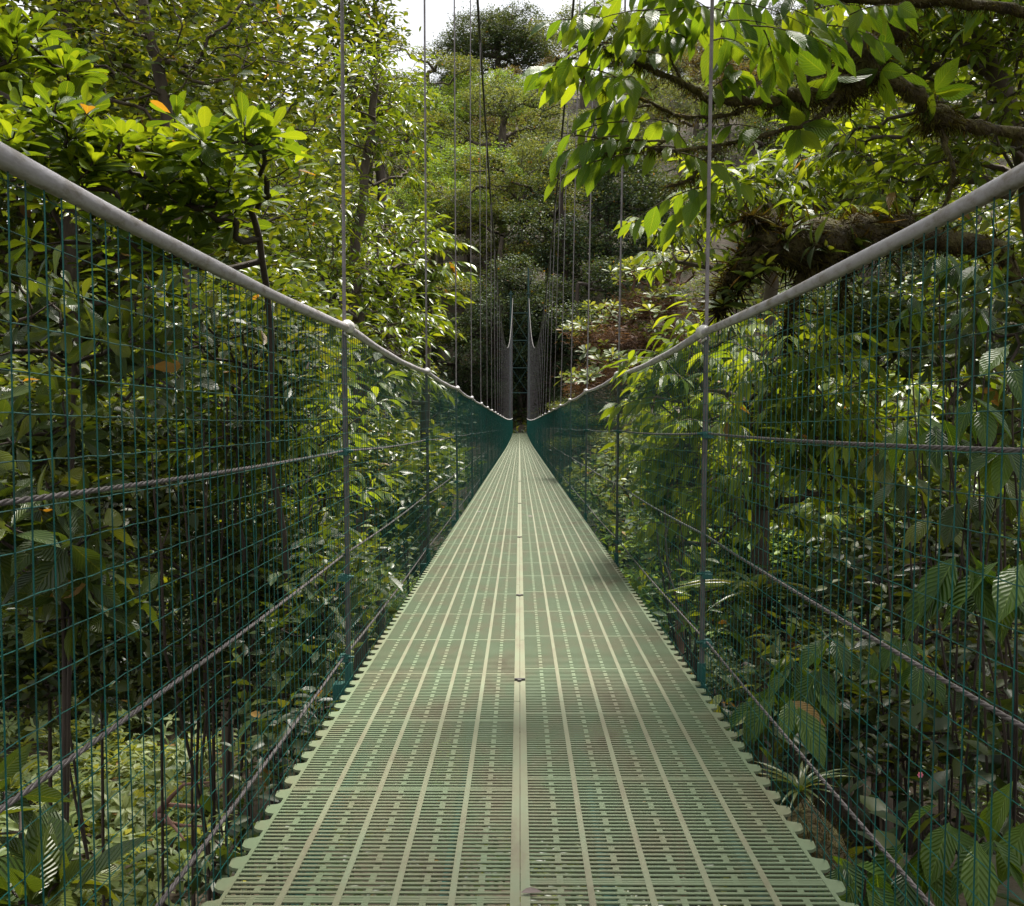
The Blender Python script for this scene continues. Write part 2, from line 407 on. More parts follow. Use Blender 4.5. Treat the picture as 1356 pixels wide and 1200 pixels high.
# --- deck: pressed planks with slots; five slots repeat
pitch = .0185
def half_cells(x0, x1):      # solid ribs and the dashed middles of the five cells
    e = np.linspace(x0, x1, 6); return e, (e[1:]+e[:-1])/2
nrow = int((Z1-Z0)/pitch)
yy = Z0+np.arange(nrow)*pitch
mb = MB()
bar_h = .0041
w0 = (XL-.0, -.033); w1 = (.036, XR)
hl, hm = half_cells(XL+.006, -.018); hr, hrm = half_cells(.020, XR-.006)
zz = deck_z(yy)
for (a, b) in ((XL+.004, -.014), (.016, XR-.004)):
    mb.boxes(np.stack([np.full(nrow, (a+b)/2), yy, zz-.0013], -1), ((b-a)/2, bar_h, .0013))
# seams between the short deck panels
for (a, b, ph_) in ((XL+.004, -.014, 2.34), (.016, XR-.004, 2.42)):
    ks = np.round((np.arange(ph_-20*.555, Z1, .555)-Z0)/pitch).astype(int); ks = ks[(ks > 1) & (ks < nrow-1)]
    ysm = yy[ks]+pitch/2
    mb.boxes(np.stack([np.full(len(ks), (a+b)/2), ysm-.0004, deck_z(ysm)-.0009], -1), ((b-a)/2, .0034, .0009))
# dashed bridges: between bars r and r+1 for three slots out of five
k = np.arange(nrow) % 5
sel = np.isin(k, (0, 1, 3))
for xm in list(hm)+list(hrm):
    n = sel.sum()
    wid = .0058
    mb.boxes(np.stack([np.full(n, xm), yy[sel]+pitch/2, zz[sel]-.0010], -1), (wid, pitch/2-bar_h+.001, .0008))
deck = mb.build('deck', M['deck'], br)
# ribs along the deck, in plank lengths with fine joints
def strip(mbx, x0, x1, z_top, thick, plank, gap=.004, phase=0.):
    a = np.arange(Z0+phase, Z1-plank*.5, plank)
    c = a+plank/2
    seg = 6
    for s in range(seg):
        y0 = a+plank*s/seg+(gap/2 if s == 0 else 0); y1 = a+plank*(s+1)/seg-(gap/2 if s == seg-1 else 0)
        yc = (y0+y1)/2
        mbx.boxes(np.stack([np.full(len(a), (x0+x1)/2), yc, deck_z(yc)+z_top-thick/2], -1), np.stack([np.full(len(a), (x1-x0)/2), (y1-y0)/2, np.full(len(a), thick/2)], -1))
mb = MB()
for e in list(hl[1:-1])+list(hr[1:-1]): strip(mb, e-.0058, e+.0058, .0006, .010, 2.32)
mb.build('rib', M['rib'], deck)
mb = MB()
strip(mb, -.0165, .0005, .0014, .012, 2.32); strip(mb, .0018, .0185, .0018, .012, 2.32, phase=.9)
cs = mb.build('centre_strip', M['rib'], deck)
# scalloped edges
for sx, xe, nm in ((-1, XL, 'left'), (1, XR, 'right')):
    mb = MB()
    strip(mb, min(xe-sx*.008, xe), max(xe-sx*.008, xe), .0010, .012, 2.32)
    per = pitch*5
    t = np.arange(int((Z1-Z0)/per))*per+Z0
    prof = np.array([(0, -.036), (.013, -.032), (.022, -.022), (.025, .008), (.020, .016), (.008, .019), (0, .026)])  # x out, y along
    n = len(prof)
    for yk in t:
        z = float(deck_z(yk))
        top = np.stack([xe+sx*prof[:, 0], yk+prof[:, 1], np.full(n, z+.0006)], -1)
        bot = top.copy(); bot[:, 2] -= .006
        V = np.vstack([top, bot, [[xe, yk, z+.0006]], [[xe, yk, z-.0054]]])
        q = []
        for a in range(n-1):
            q.append((a, a+1, n+a+1, n+a)); q.append((a, a+1, 2*n, 2*n)); q.append((n+a+1, n+a, 2*n+1, 2*n+1))
        mb.add(V, q)
    mb.build('scalloped_edge', M['deck'], deck)
# joint clips on the centre strip
for yj in (3.36, 3.36+1.7, 7.75, 11.2, 15.8):
    mb = MB(); mb.boxes([[.001, yj, .0045]], (.017, .004, .004)); mb.boxes([[.0, yj-.010, .0045]], (.006, .008, .003))
    mb.build('joint_clip', M['maincable'], deck)
# --- under the deck: cross beams at every hanger
HZ = np.array([3.4+3.0*k for k in range(-3, 28)])
for y in HZ:
    z = float(deck_z(y)); mb = MB()
    mb.boxes([[0, y, z-.047]], (.60, .025, .030)); mb.build('cross_beam', M['tealpaint'], br)
mb = MB()
for x in (-.40, -.13, .16, .43):
    yl = np.linspace(Z0, Z1, 90); mb.tube(np.stack([np.full(90, x), yl, deck_z(yl)-.024], -1), .014, 5)
mb.build('stringer', M['tealpaint'], br)

def rail_h(y, s):
    y = np.asarray(y, float)
    ph = ((y-3.4) % 3.0)/3.0
    base = RH[s]+(np.where(s < 0, np.interp(y, [-5, 1.1, 3.4, 8, 30], [-.035, -.03, -.015, .01, .005]), np.interp(y, [-5, 1.1, 3.4, 8, 30], [.0, .0, -.012, .005, -.01])))
    return deck_z(y)+base-.020*4*ph*(1-ph)*np.clip(1.4-y/30, .25, 1)
yr = np.arange(Z0, Z1, .1)
for s in (-1, 1):
    mb = MB()
    ph = np.abs(((yr-3.4+1.5) % 3.0)-1.5)
    mb.tube(np.stack([np.full(len(yr), s*RX[s])+.004*np.sin(yr*.9+s), yr, rail_h(yr, s)], -1), .0124+.0009*np.sin(yr*7.3)*np.clip(1, 0, 1), 12)
    rail = mb.build('handrail', M['hose'], br, True)
    for y in HZ:
        if y < 0: continue
        m2 = MB(); u = np.linspace(-1, 1, 9); prof = .021*np.sqrt(np.clip(1-u**4, .12, 1))
        y2 = y+u*.045
        m2.tube(np.stack([np.full(9, s*RX[s])+.004*np.sin(y*.9+s), y2, rail_h(y, s)+np.where(y2 > y, .5, .5)*(rail_h(y2, s)-rail_h(y, s))+.004], -1), prof, 10)
        m2.tube([(s*RX[s], y-.05, rail_h(y, s)-.022), (s*RX[s], y+.03, rail_h(y, s)-.026)], .004, 5)
        m2.build('rail_sleeve', M['sleeve'], rail, True)
    # ---- welded mesh
    mb = MB()
    yw = np.arange(Z0, Z1, .0455); n = len(yw)
    zt = rail_h(yw, s)-.008; zb = deck_z(yw)-.10
    def fx(y, h):      # lateral place of the mesh at height fraction h
        return s*(RX[s]-.022*(1-h))
    r = .00105
    jit = rng.normal(size=n)*.0022; jit2 = rng.normal(size=n)*.003
    th = np.arange(4)*np.pi/2+.785
    V = np.empty((n, 3, 4, 3)); 
    for lv_, (zz_, h) in enumerate(((zb, 0), ((zt+zb)/2, .5), (zt, 1))):
        off = jit if lv_ == 1 else jit2
        V[:, lv_, :, 0] = (fx(yw, h)+ (0 if lv_ != 1 else 1)*off*.8)[:, None]+r*np.cos(th)
        V[:, lv_, :, 1] = (yw+off)[:, None]+r*np.sin(th)
        V[:, lv_, :, 2] = zz_[:, None]
    j = np.arange(4); j2 = (j+1) % 4
    q = np.stack([j, j2, j2+4, j+4], -1); q = np.vstack([q, q+4])
    mb.add(V.reshape(-1, 3), (np.arange(n)[:, None, None]*12+q[None]).reshape(-1, 4))
    yh = np.concatenate([np.arange(Z0, 8, .05), np.arange(8, Z1, .5)])
    for kx in range(24):
        h0 = -.09+kx*.052
        wob = .0009*np.sin(yh*np.pi/.05+kx)*(yh < 8)+.0025*np.sin(yh*1.7+kx*2.1)
        frac = (h0+.1)/1.24
        rz = deck_z(yh)+h0+wob+ (rail_h(yh, s)-deck_z(yh)-1.13)*np.clip(frac, 0, 1)
        mb.tube(np.stack([s*(RX[s]-.022*(1-frac))*np.ones(len(yh))+s*.003, yh, rz], -1), .0008, 4, False)
    mb.build('wire_mesh', M['teal'], br)
    # ---- side cables (three a side), loosely parallel
    for h in ((.07, .40, .735) if s < 0 else (.12, .46, .79)):
        for dz, off in ((0, 0), (-.018, .012)) if h < .2 and s < 0 else ((0, 0),):
            mb = MB()
            cxy = lambda y_: deck_z(y_)+h+dz-.010*4*(((y_-3.4) % 3.0)/3.0)*(1-((y_-3.4) % 3.0)/3.0)
            xc = s*(RX[s]+.012+off); yc = np.arange(7.9, Z1, .25); mb.tube(np.stack([np.full(len(yc), xc), yc, cxy(yc)], -1), .0046, 6)
            yn = np.arange(-2, 8, .008)
            for a3 in range(3):
                ang = yn*2*np.pi/.07+a3*2.094
                mb.tube(np.stack([xc+.002*np.cos(ang), yn, cxy(yn)+.002*np.sin(ang)], -1), .0021, 5, False)
            mb.build('side_cable', M['cable'], br, True)
    # ---- posts, hangers
    def cab(y):
        y = np.asarray(y, float); return CAMZ+3.28+np.where(y < 38, .0045, .0032)*(y-38)**2
    for y in HZ:
        zd = float(deck_z(y)); zr = float(rail_h(y, s)); x0 = s*(RX[s]+.008)
        mb = MB(); mb.tube([(x0-s*.01, y, zd+.02), (x0, y, zr-.01)], .0085, 8)
        post = mb.build('post', M['steelpost'], br, True)
        m2 = MB(); m2.tube([(x0-s*.01, y, zd-.14), (x0-s*.01, y, zd+.05)], .0135, 8); m2.build('post_foot', M['tealpaint'], post)
        if y > 0 and y < 45:
            for h in ((.07, .33, .735) if s < 0 else (.12, .34, .79)):
                m2 = MB(); m2.boxes([[x0, y, zd+h], [x0+s*.004, y-.012, zd+h-.008]], (.016, .012, .007)); m2.tube([(x0-s*.03, y-.014, zd+h), (x0+s*.02, y-.014, zd+h)], .004, 5)
                m2.build('clamp', M['tealpaint'], post)
        zc = float(cab(y)); x1 = MCX[s]
        mb = MB(); mb.tube([(x0, y, zr-.01), (x0*.5+x1*.5+.006, y, (zr+zc)/2), (x1+.014*(zc-zr)*.4, y, zc)], .0060 if y < 40 else .0056, 8)
        hg = mb.build('hanger', M['steel'], br, True)
        if y > 10:
            m2 = MB(); m2.boxes([[x1+.014*(zc-zr)*.4, y, zc]], (.012, .03, .022)); m2.build('cable_clamp', M['maincable'], hg)
    mb = MB(); yc = np.linspace(Z0, Z1, 80)
    mb.tube(np.stack([MCX[s]+.0056*(cab(yc)-deck_z(yc)-1.1), yc, cab(yc)], -1), .017, 8)
    mb.build('main_cable', M['maincable'], br, True)
# ---- far tower
tz = float(cab(Z1)); mast = 13.6
tw = bpy.data.objects.new('tower', None); COL.objects.link(tw); tw.parent = br
for s in (-1, 1):
    mb = MB(); mb.tube([(s*.78, Z1+.2, ground(0, Z1)-1), (s*.70, Z1+.2, mast if s > 0 else tz+.6)], .075, 8); mb.build('tower_leg', M['towerpaint'], tw, True)
    mb = MB(); mb.boxes([[s*.70, Z1+.2, tz+.36]], (.16, .2, .06)); mb.build('saddle', M['towerpaint'], tw)
for k, z in enumerate((3.6, 5.6, 7.8, 10.0)):
    mb = MB(); mb.boxes([[0, Z1+.2, z]], (.66, .035, .035)); mb.build('crossbar', M['towerpaint'], tw)
    if k < 3:
        z2 = (3.6, 5.6, 7.8, 10.0)[k+1]
        mb = MB(); mb.tube([(-.62, Z1+.17, z+.08), (.62, Z1+.17, z2-.08)], .018, 5); mb.tube([(.62, Z1+.24, z+.08), (-.62, Z1+.24, z2-.08)], .018, 5)
        mb.build('brace', M['towerpaint'], tw)
for s in (-1, 1):
    mb = MB(); mb.tube([(s*.70, Z1+.2, tz+.2), (s*1.2, Z1+16, 9.5)], .021, 6); mb.build('back_stay', M['maincable'], tw)

# ================================================================== PLANTS
def LB(px, py, d, rx, ry, rd):
    return (P(px, py, d), np.array([rx*d/F, rd, ry*d/F]))

def finish(t, base, mb, lv, lmat, T, bark, crown='crown', wood='trunk', extra=()):
    b = np.asarray(base, float)
    mb.v = [v-b for v in mb.v]
    tr = mb.build(wood, bark, t, True)
    lv.a = [(p-b, d, n, L, W, tt) for p, d, n, L, W, tt in lv.a]
    cr = lv.build(crown, lmat, t, T)
    return tr, cr

def plant(name, label, cat, trunk, lobes, n, leafer, lmat, T, bark='bark', tr=.06, tip_r=.003, shell=.5, group=None, twigs=True, wood='trunk', crown='crown', more=None):
    trunk = np.array([np.asarray(p, float) for p in trunk])
    base = trunk[0].copy()
    # smooth the trunk line
    t = np.linspace(0, len(trunk)-1, max(8, len(trunk)*4)); k = np.arange(len(trunk))
    tk = np.stack([np.interp(t, k, trunk[:, c]) for c in range(3)], -1)
    tk[1:-1] = (tk[:-2]+2*tk[1:-1]+tk[2:])/4
    tk[1:-1] += rng.normal(size=tk[1:-1].shape)*tr*.12
    tips = in_lobes(lobes, n, shell)
    if more is not None: tips = np.vstack([tips, more])
    mb, dirs = skeleton(tk, tips, tip_r, tr)
    lv = Leaves()
    o = thing(name, label, cat, base, group)
    leafer(lv, mb if twigs else None, tips, dirs)
    finish(o, base, mb, lv, M[lmat], T, M[bark], crown, wood)
    return o

def gz(x, y): return float(ground(x, y))
def G(px, d, dx=0):
    x = (px-CX)/F*d+dx
    return np.array([x, d, gz(x, d)-.05])
upm = lambda d: unit(d*.6+UP*.9+rng.normal(size=d.shape)*.25)

# ------------------------------------------------------------------ LEFT
plant('rosette_leaf_tree', 'young tree with big upright leaf rosettes rising just above the left handrail', 'tree',
      [G(330, 4.7), P(385, 760, 4.75), P(352, 590, 4.75), P(362, 450, 4.65), P(342, 300, 4.5), P(310, 220, 4.4)],
      [LB(320, 190, 4.0, 85, 60, .3), LB(200, 215, 4.1, 110, 70, .35), LB(60, 190, 3.8, 90, 80, .4), LB(310, 275, 4.3, 80, 50, .3),
       LB(120, 290, 4.0, 110, 50, .3), LB(230, 320, 4.2, 80, 40, .3), LB(40, 90, 4.2, 80, 70, .3)], 175,
      lambda lv, mb, t, d: rosettes(lv, t, upm(d), 9, .135), 'l_ros', T_OBOV, 'barkdark', .014, .0032, .35)

def fine(k, r, L, tm=.5, ts=.22, droop=.25): return lambda lv, mb, t, d: clusters(lv, t, d, k, r, L, .7, droop, tm, ts)
plant('fine_leaf_tree', 'tall small leaved tree with bare grey forked limbs at the upper left', 'tree',
      [G(300, 9), P(290, 600, 9), P(240, 300, 8.8), P(222, 130, 8.6), P(195, 30, 8.6), P(185, -90, 8.7)],
      [LB(120, 60, 8.5, 190, 100, 1), LB(330, 100, 9, 140, 110, 1), LB(30, 160, 8, 110, 90, .9), LB(250, 20, 9.2, 150, 70, 1), LB(400, 210, 9, 60, 100, .8),
       LB(330, -100, 9, 220, 80, 1.2), LB(60, -90, 8, 170, 80, 1.2), LB(150, 230, 9.5, 160, 90, 1)], 520, fine(13, .13, .095, .55, .3), 'l_fine', T_MID, 'bark', .05, .0032, .4)
plant('layered_tree', 'yellow green tree with drooping leaf sprays behind the nearest left hanger cable', 'tree',
      [G(475, 13), P(478, 500, 13), P(470, 330, 13), P(488, 200, 13), P(500, 110, 13)],
      [LB(500, 120, 13, 50, 60, .9), LB(470, 190, 13, 60, 45, .8), LB(530, 210, 13.5, 40, 40, .7), LB(450, 280, 12.5, 50, 40, .8), LB(520, 320, 14, 60, 45, .9), LB(460, 380, 12, 70, 40, .8), LB(520, 420, 13, 60, 45, .7), LB(420, 340, 12, 50, 60, .7), LB(500, 480, 12, 60, 50, .7)], 430,
      lambda lv, mb, t, d: sprays(lv, mb, t, unit(d+rng.normal(size=d.shape)*.3), 9, .42, .135, .55, .004, .55), 'l_lime', T_LANCE, 'bark', .09, .004, .35)
plant('skyline_tree', 'open crowned tree against the white sky left of the sky gap', 'tree',
      [G(500, 26), P(505, 400, 26), P(505, 200, 26), P(500, 60, 26), P(498, 10, 26)],
      [LB(500, 45, 26, 30, 36, 1.3), LB(470, 20, 25, 50, 45, 1.5), LB(440, 90, 24, 60, 60, 1.5), LB(500, 150, 26, 50, 40, 1.5), LB(490, -50, 25, 40, 40, 1.5)], 300, fine(16, .28, .17, .5, .3), 'l_fine', T_MID, 'bark', .14, .007, .35)
plant('drooping_tree', 'lime green drooping tree whose tips reach the far left hangers', 'tree',
      [G(560, 17.5), P(562, 560, 17.5), P(568, 420, 17.3), P(575, 330, 17)],
      [LB(548, 325, 16.5, 38, 20, .7), LB(518, 300, 17, 30, 25, .7), LB(568, 365, 16.3, 26, 18, .6), LB(533, 395, 16.5, 45, 25, .8), LB(503, 350, 16, 40, 30, .8), LB(548, 430, 17, 34, 20, .7), LB(498, 440, 16, 40, 30, .8), LB(508, 500, 16.5, 45, 35, .8)], 230,
      lambda lv, mb, t, d: sprays(lv, mb, t, unit(d*np.array([1, 1, .3])+UP*.25+rng.normal(size=d.shape)*.2), 10, .55, .24, .7, .006, .6), 'l_lime', T_LANCE, 'bark', .09, .005, .3)

# shrubs behind the left fence
def shrub(label, base, lobes, n, lmat, T, leafer, bark='barkdark', tr=.007, name='shrub', cat='shrub', **kw):
    c = np.mean([l[0] for l in lobes], 0)
    kw.setdefault('group', 'shrubs behind the left fence' if c[0] < 0 else 'shrubs behind the right fence')
    tk = [base, base*.6+c*.4+np.array([0, 0, .0]), base*.25+c*.75, c]
    return plant(name, label, cat, tk, lobes, n, leafer, lmat, T, bark, tr, kw.pop('tip_r', .0028), kw.pop('shell', .3), wood='stem', crown='foliage', **kw)
def big(k, L): return lambda lv, mb, t, d: rosettes(lv, t, unit(d+UP*.3+rng.normal(size=d.shape)*.5), k, L, 1.0, .2, .5)
def mid(k, r, L, tm=.45): return lambda lv, mb, t, d: clusters(lv, t, d, k, r, L, .8, .3, tm, .28)
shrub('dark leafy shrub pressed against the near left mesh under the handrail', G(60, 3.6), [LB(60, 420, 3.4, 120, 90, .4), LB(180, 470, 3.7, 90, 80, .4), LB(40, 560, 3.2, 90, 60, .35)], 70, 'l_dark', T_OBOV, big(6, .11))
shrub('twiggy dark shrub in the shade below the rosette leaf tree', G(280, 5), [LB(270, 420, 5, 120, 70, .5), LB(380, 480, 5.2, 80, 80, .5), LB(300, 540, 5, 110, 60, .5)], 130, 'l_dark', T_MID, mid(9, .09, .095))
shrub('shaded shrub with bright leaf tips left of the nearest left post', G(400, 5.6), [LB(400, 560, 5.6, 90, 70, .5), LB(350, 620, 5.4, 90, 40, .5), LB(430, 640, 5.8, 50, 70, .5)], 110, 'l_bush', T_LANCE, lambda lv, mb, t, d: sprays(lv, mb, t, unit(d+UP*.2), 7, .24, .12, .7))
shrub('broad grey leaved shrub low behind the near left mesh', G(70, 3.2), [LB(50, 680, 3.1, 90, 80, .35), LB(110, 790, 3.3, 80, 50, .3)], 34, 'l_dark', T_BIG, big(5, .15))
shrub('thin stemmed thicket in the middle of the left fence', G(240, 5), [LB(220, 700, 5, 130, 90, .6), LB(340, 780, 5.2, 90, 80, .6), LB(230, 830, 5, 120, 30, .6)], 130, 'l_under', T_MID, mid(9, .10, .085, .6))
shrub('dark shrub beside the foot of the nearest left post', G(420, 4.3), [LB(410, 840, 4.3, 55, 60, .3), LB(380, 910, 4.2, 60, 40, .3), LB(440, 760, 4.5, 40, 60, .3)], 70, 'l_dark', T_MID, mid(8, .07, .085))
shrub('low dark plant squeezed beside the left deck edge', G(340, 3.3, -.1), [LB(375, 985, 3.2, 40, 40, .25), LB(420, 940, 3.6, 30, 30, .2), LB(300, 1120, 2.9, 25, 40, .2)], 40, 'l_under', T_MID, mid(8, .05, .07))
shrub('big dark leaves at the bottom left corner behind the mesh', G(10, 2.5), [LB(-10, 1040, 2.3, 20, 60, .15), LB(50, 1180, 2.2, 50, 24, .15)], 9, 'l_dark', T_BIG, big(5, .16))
for px, py, d, rx, ry, lab in ((120, 560, 8, 140, 90, 'speckled yellow green bush deep behind the near left fence'), (300, 640, 8.5, 120, 100, 'yellow green bush behind the thin stems in the left thicket'), (130, 760, 7.5, 150, 80, 'olive bush above the fern clearing on the left'), (400, 480, 9, 90, 80, 'yellow green bush under the layered tree on the left'), (380, 800, 7, 80, 90, 'dim olive bush right of the fern clearing'), (500, 610, 11, 60, 60, 'olive bush below the bridge between the first two left posts'), (560, 650, 14, 50, 60, 'sunlit olive bush below the second left post'),
                          (560, 610, 20, 40, 40, 'small olive bush below the third left post'), (470, 760, 8, 60, 70, 'shady bush right of the nearest left post near deck level')):
    shrub(lab, G(px, d), [LB(px, py, d, rx, ry, .9), LB(px-rx, py+ry*.6, d, rx, ry, .9), LB(px-rx*.9, py-ry*.6, d+.5, rx, ry*.8, .9)], 170, 'l_fine', T_MID, mid(10, .012*d, .011*d, .5), tr=.010, tip_r=.004)

rng = np.random.default_rng(3)
def moss_tree():
    base = G(1415, 4.9)
    t = thing('mossy_tree', 'moss covered tree with crooked limbs and hanging leaves at the upper right', 'tree', base)
    D = 4.6
    limbs = [
        ([G(1415, 4.9), P(1410, 560, 4.9), P(1400, 330, 4.9), P(1405, 150, 4.8), P(1385, 20, 4.7), P(1360, -140, 4.7)], .085, .06),
        ([P(1400, 190, 4.85), P(1290, 172, 4.7), P(1235, 162, 4.6), P(1195, 120, 4.5), P(1140, 95, 4.4)], .034, .05),
        ([P(1195, 10, 4.6), P(1170, 45, 4.5), P(1140, 95, 4.4), P(1110, 125, 4.3)], .05, .062),
        ([P(1385, 30, 4.7), P(1270, 8, 4.6), P(1195, 10, 4.6), P(1090, 6, 4.5), P(1000, -30, 4.3)], .035, .02),
        ([P(1110, 125, 4.3), P(1060, 133, 4.2), P(1000, 140, 4.1), P(935, 136, 4.0), P(905, 115, 3.95), P(860, 95, 3.9), P(815, 78, 3.85), P(780, 55, 3.8)], .034, .006),
        ([P(1110, 130, 4.3), P(1075, 165, 4.2), P(1000, 186, 4.1), P(940, 198, 4.0), P(885, 203, 3.9), P(845, 196, 3.9), P(800, 206, 3.85)], .018, .004),
        ([P(950, 197, 4.0), P(930, 222, 3.95), P(905, 245, 3.9), P(880, 250, 3.9)], .014, .006),
        ([P(1000, 140, 4.1), P(960, 158, 4.05), P(900, 160, 4.0), P(850, 135, 4.0), P(810, 130, 3.95), P(770, 105, 3.9), P(735, 80, 3.85)], .014, .004),
        ([P(860, 143, 3.95), P(820, 150, 3.95), P(780, 165, 3.9)], .005, .003),
        ([P(880, 190, 3.9), P(830, 190, 3.9), P(760, 182, 3.85)], .005, .003),
        ([P(900, 112, 3.95), P(885, 80, 3.9), P(880, 50, 3.9)], .006, .003),
        ([P(1370, -60, 4.7), P(1150, -90, 4.2), P(1000, -100, 3.8), P(880, -90, 3.5)], .04, .008),
        ([P(1150, -90, 4.2), P(1000, -50, 3.9), P(900, -20, 3.7), P(800, -30, 3.6)], .02, .005),
        ([P(1370, -100, 4.7), np.array([1.8, 3.6, 2.9]), np.array([1.1, 1.9, 2.85]), np.array([.2, .6, 3.0]), np.array([-.2, -1.2, 3.0])], .05, .01),
        ([P(1235, 165, 4.6), P(1260, 230, 4.5), P(1240, 300, 4.5)], .02, .006)]
    mb = MB(); tuft = Leaves(); lines = []
    for pts, r0, r1 in limbs:
        pts = np.array(pts); k = np.arange(len(pts)); u = np.linspace(0, len(pts)-1, len(pts)*7)
        q = np.stack([np.interp(u, k, pts[:, c]) for c in range(3)], -1)
        for _ in range(3): q[1:-1] = (q[:-2]+2*q[1:-1]+q[2:])/4
        r0, r1 = (r0*.72, r1*.72) if r0 > .012 else (r0, r1)
        R = np.linspace(r0, r1, len(q)); R = R*(1+.35*np.sin(np.arange(len(q))*1.3+r0*99)*rng.random(len(q)))
        q[1:-1] += rng.normal(size=q[1:-1].shape)*R[1:-1, None]*.25
        mb.tube(q, R, 10 if r0 > .02 else 6); lines.append((q, R))
        L = np.linalg.norm(np.diff(q, axis=0), axis=1).sum()
        if r0 > .01:
            n = int(L*(1500 if r0 > .03 else 900))
            iu = rng.random(n)*(len(q)-1); i0 = iu.astype(int); f = (iu-i0)[:, None]
            c = q[i0]*(1-f)+q[i0+1]*f; rr = R[i0]
            nn = unit(rng.normal(size=(n, 3)))
            pos = c+nn*rr[:, None]*.9
            d = unit(nn*.8-UP*.9+rng.normal(size=(n, 3))*.5)
            sz = rng.uniform(.012, .05, n)*(1+6*rr)
            tuft.add(pos, d, rng.normal(size=(n, 3)), sz, sz*rng.uniform(.5, 1.6, n))
    # the great moss knot where limbs meet
    for c, r, n in ((P(1135, 85, 4.4), (.13, .10, .14), 1500), (P(1105, 125, 4.35), (.09, .09, .08), 700), (P(1175, 45, 4.5), (.10, .08, .09), 700), (P(1235, 160, 4.6), (.10, .08, .07), 600), (P(1040, 136, 4.2), (.13, .06, .045), 500)):
        u = unit(rng.normal(size=(n, 3))); pos = c+u*np.array(r)*rng.uniform(.6, 1.0, (n, 1))
        sz = rng.uniform(.02, .075, n)
        tuft.add(pos, unit(u*.7-UP*.8+rng.normal(size=(n, 3))*.5), rng.normal(size=(n, 3)), sz, sz*.9)
        th = np.linspace(0, np.pi, 9); mb.tube(np.stack([c[0]+0*th, c[1]+0*th, c[2]-r[2]*.8*np.cos(th)], -1), np.maximum(.01, np.sin(th))*r[0]*.75, 10)
    b = base
    tuft.a = [(p-b, d, n, L, W, tt) for p, d, n, L, W, tt in tuft.a]
    tuft.build('moss', M['l_moss'], t, T_BLADE)
    # leaf sprays on the thin wood
    tips = []; dirs = []
    def sp(px, py, d, dx, dz=0.0, dy=0.):
        tips.append(P(px, py, d)); dirs.append(unit(np.array([dx, dy, dz])))
    for px, py, d, dx, dz in ((790, 62, 3.8, -1, .1), (760, 45, 3.75, -.6, .3), (830, 78, 3.85, -1, .3), (860, 55, 3.9, -.8, .3), (880, 48, 3.9, .3, .4), (740, 82, 3.85, -1, .1), (775, 108, 3.9, -1, .2), (800, 125, 3.9, -1, -.1),
                              (800, 165, 3.9, -1, .1), (770, 183, 3.85, -1, .0), (810, 190, 3.9, -.9, .2), (845, 198, 3.9, -.7, .1), (800, 206, 3.85, -1, 0), (850, 170, 3.95, -.5, .2), (880, 250, 3.9, -1, -.2), (900, 240, 3.9, -.5, -.3),
                              (880, 160, 3.95, .2, -.2), (930, 130, 4., .4, .4), (960, 175, 4, -.6, .2), (900, 205, 3.9, .5, -.1), (990, 130, 4.05, -.3, .6), (830, 20, 3.6, -1, .1), (880, -10, 3.7, .3, -.1), (920, -20, 3.7, -.3, -.1),
                              (960, 10, 3.8, .3, 0), (1000, 0, 3.9, -.4, 0), (1030, 15, 3.9, .5, -.1), (1070, 20, 4, .3, .1), (950, 35, 3.6, .5, .1), (990, 40, 3.5, .6, 0), (1020, 45, 3.5, .8, 0), (1090, 40, 4, .6, 0), (905, 20, 3.7, -.6, .2), (860, -20, 3.7, -.8, 0)):
        px += 48 if dx < -.45 else 0
        sp(px, py, d, dx, dz)
        if py < 130: sp(px+rng.normal()*14, py+rng.normal()*9, d+rng.normal()*.15, dx*.6, dz+.1, rng.normal()*.8)
    lv = Leaves(); mb2 = mb
    sprays(lv, mb2, np.array(tips), np.array(dirs), 8, .24, .115, 1.2, .0028, .6)
    # unseen overhead sprays, added to the crown to shade the near deck
    n = 1500
    cen = [P(1250, -160, 4.6), P(1150, -60, 5.4), np.array([.9, 2.2, 2.9]), np.array([.2, 1.4, 2.9]), np.array([-.4, .6, 3.0]), np.array([.8, -.2, 3.0]), np.array([0, -1.4, 3.0]), np.array([1.7, 1.2, 2.8]), np.array([-1.0, 1.9, 3.2]), np.array([1.6, 3.4, 3.2]), np.array([-1.4, .2, 2.9]), np.array([-.8, -1.2, 2.9]), np.array([.4, 3.2, 3.6]), np.array([-.5, 3.2, 3.8]), np.array([.3, 2.4, 3.3]), np.array([.9, 3.4, 3.6]), np.array([2.2, 4.6, 4.2]), np.array([-1.5, 3.2, 3.8]), np.array([2.3, 2.4, 3.2]), np.array([-2.0, 2.0, 3.4])]
    idx = rng.integers(0, len(cen), n)
    tp = np.array(cen)[idx]+rng.normal(size=(n, 3))*np.array([.42, .45, .16])
    pxh = HY-(tp[:, 2]-CAMZ)/tp[:, 1]*F
    ok = (tp[:, 1] > .6) & ~((pxh > -40) & (tp[:, 0]/tp[:, 1]*F+CX < 1150))
    dd = unit(rng.normal(size=(n, 3))*np.array([1, 1, .3]))
    sprays(lv, mb2, tp[ok], dd[ok], 8, .26, .12, 1.0, .003, .5)
    mb2.v = [v-b for v in mb2.v]; mb2.build('trunk', M['moss'], t, True)
    lv.a = [(p-b, d, n_, L, W, tt) for p, d, n_, L, W, tt in lv.a]; 
    # drooping epiphyte leaves on the limb
    ep = lv; tp = np.array([P(1055, 175, 4.15), P(1070, 150, 4.2), P(1090, 110, 4.25), P(1230, 130, 4.5), P(1160, 100, 4.3), P(1000, 120, 4.05)])
    rosettes(ep, tp-b, np.tile(-UP*.6+np.array([-.2, -.5, 0]), (len(tp), 1)), 5, .17, .7, .3, .4)
    lv.build('crown', M['l_lance'], t, T_BIG)
moss_tree()

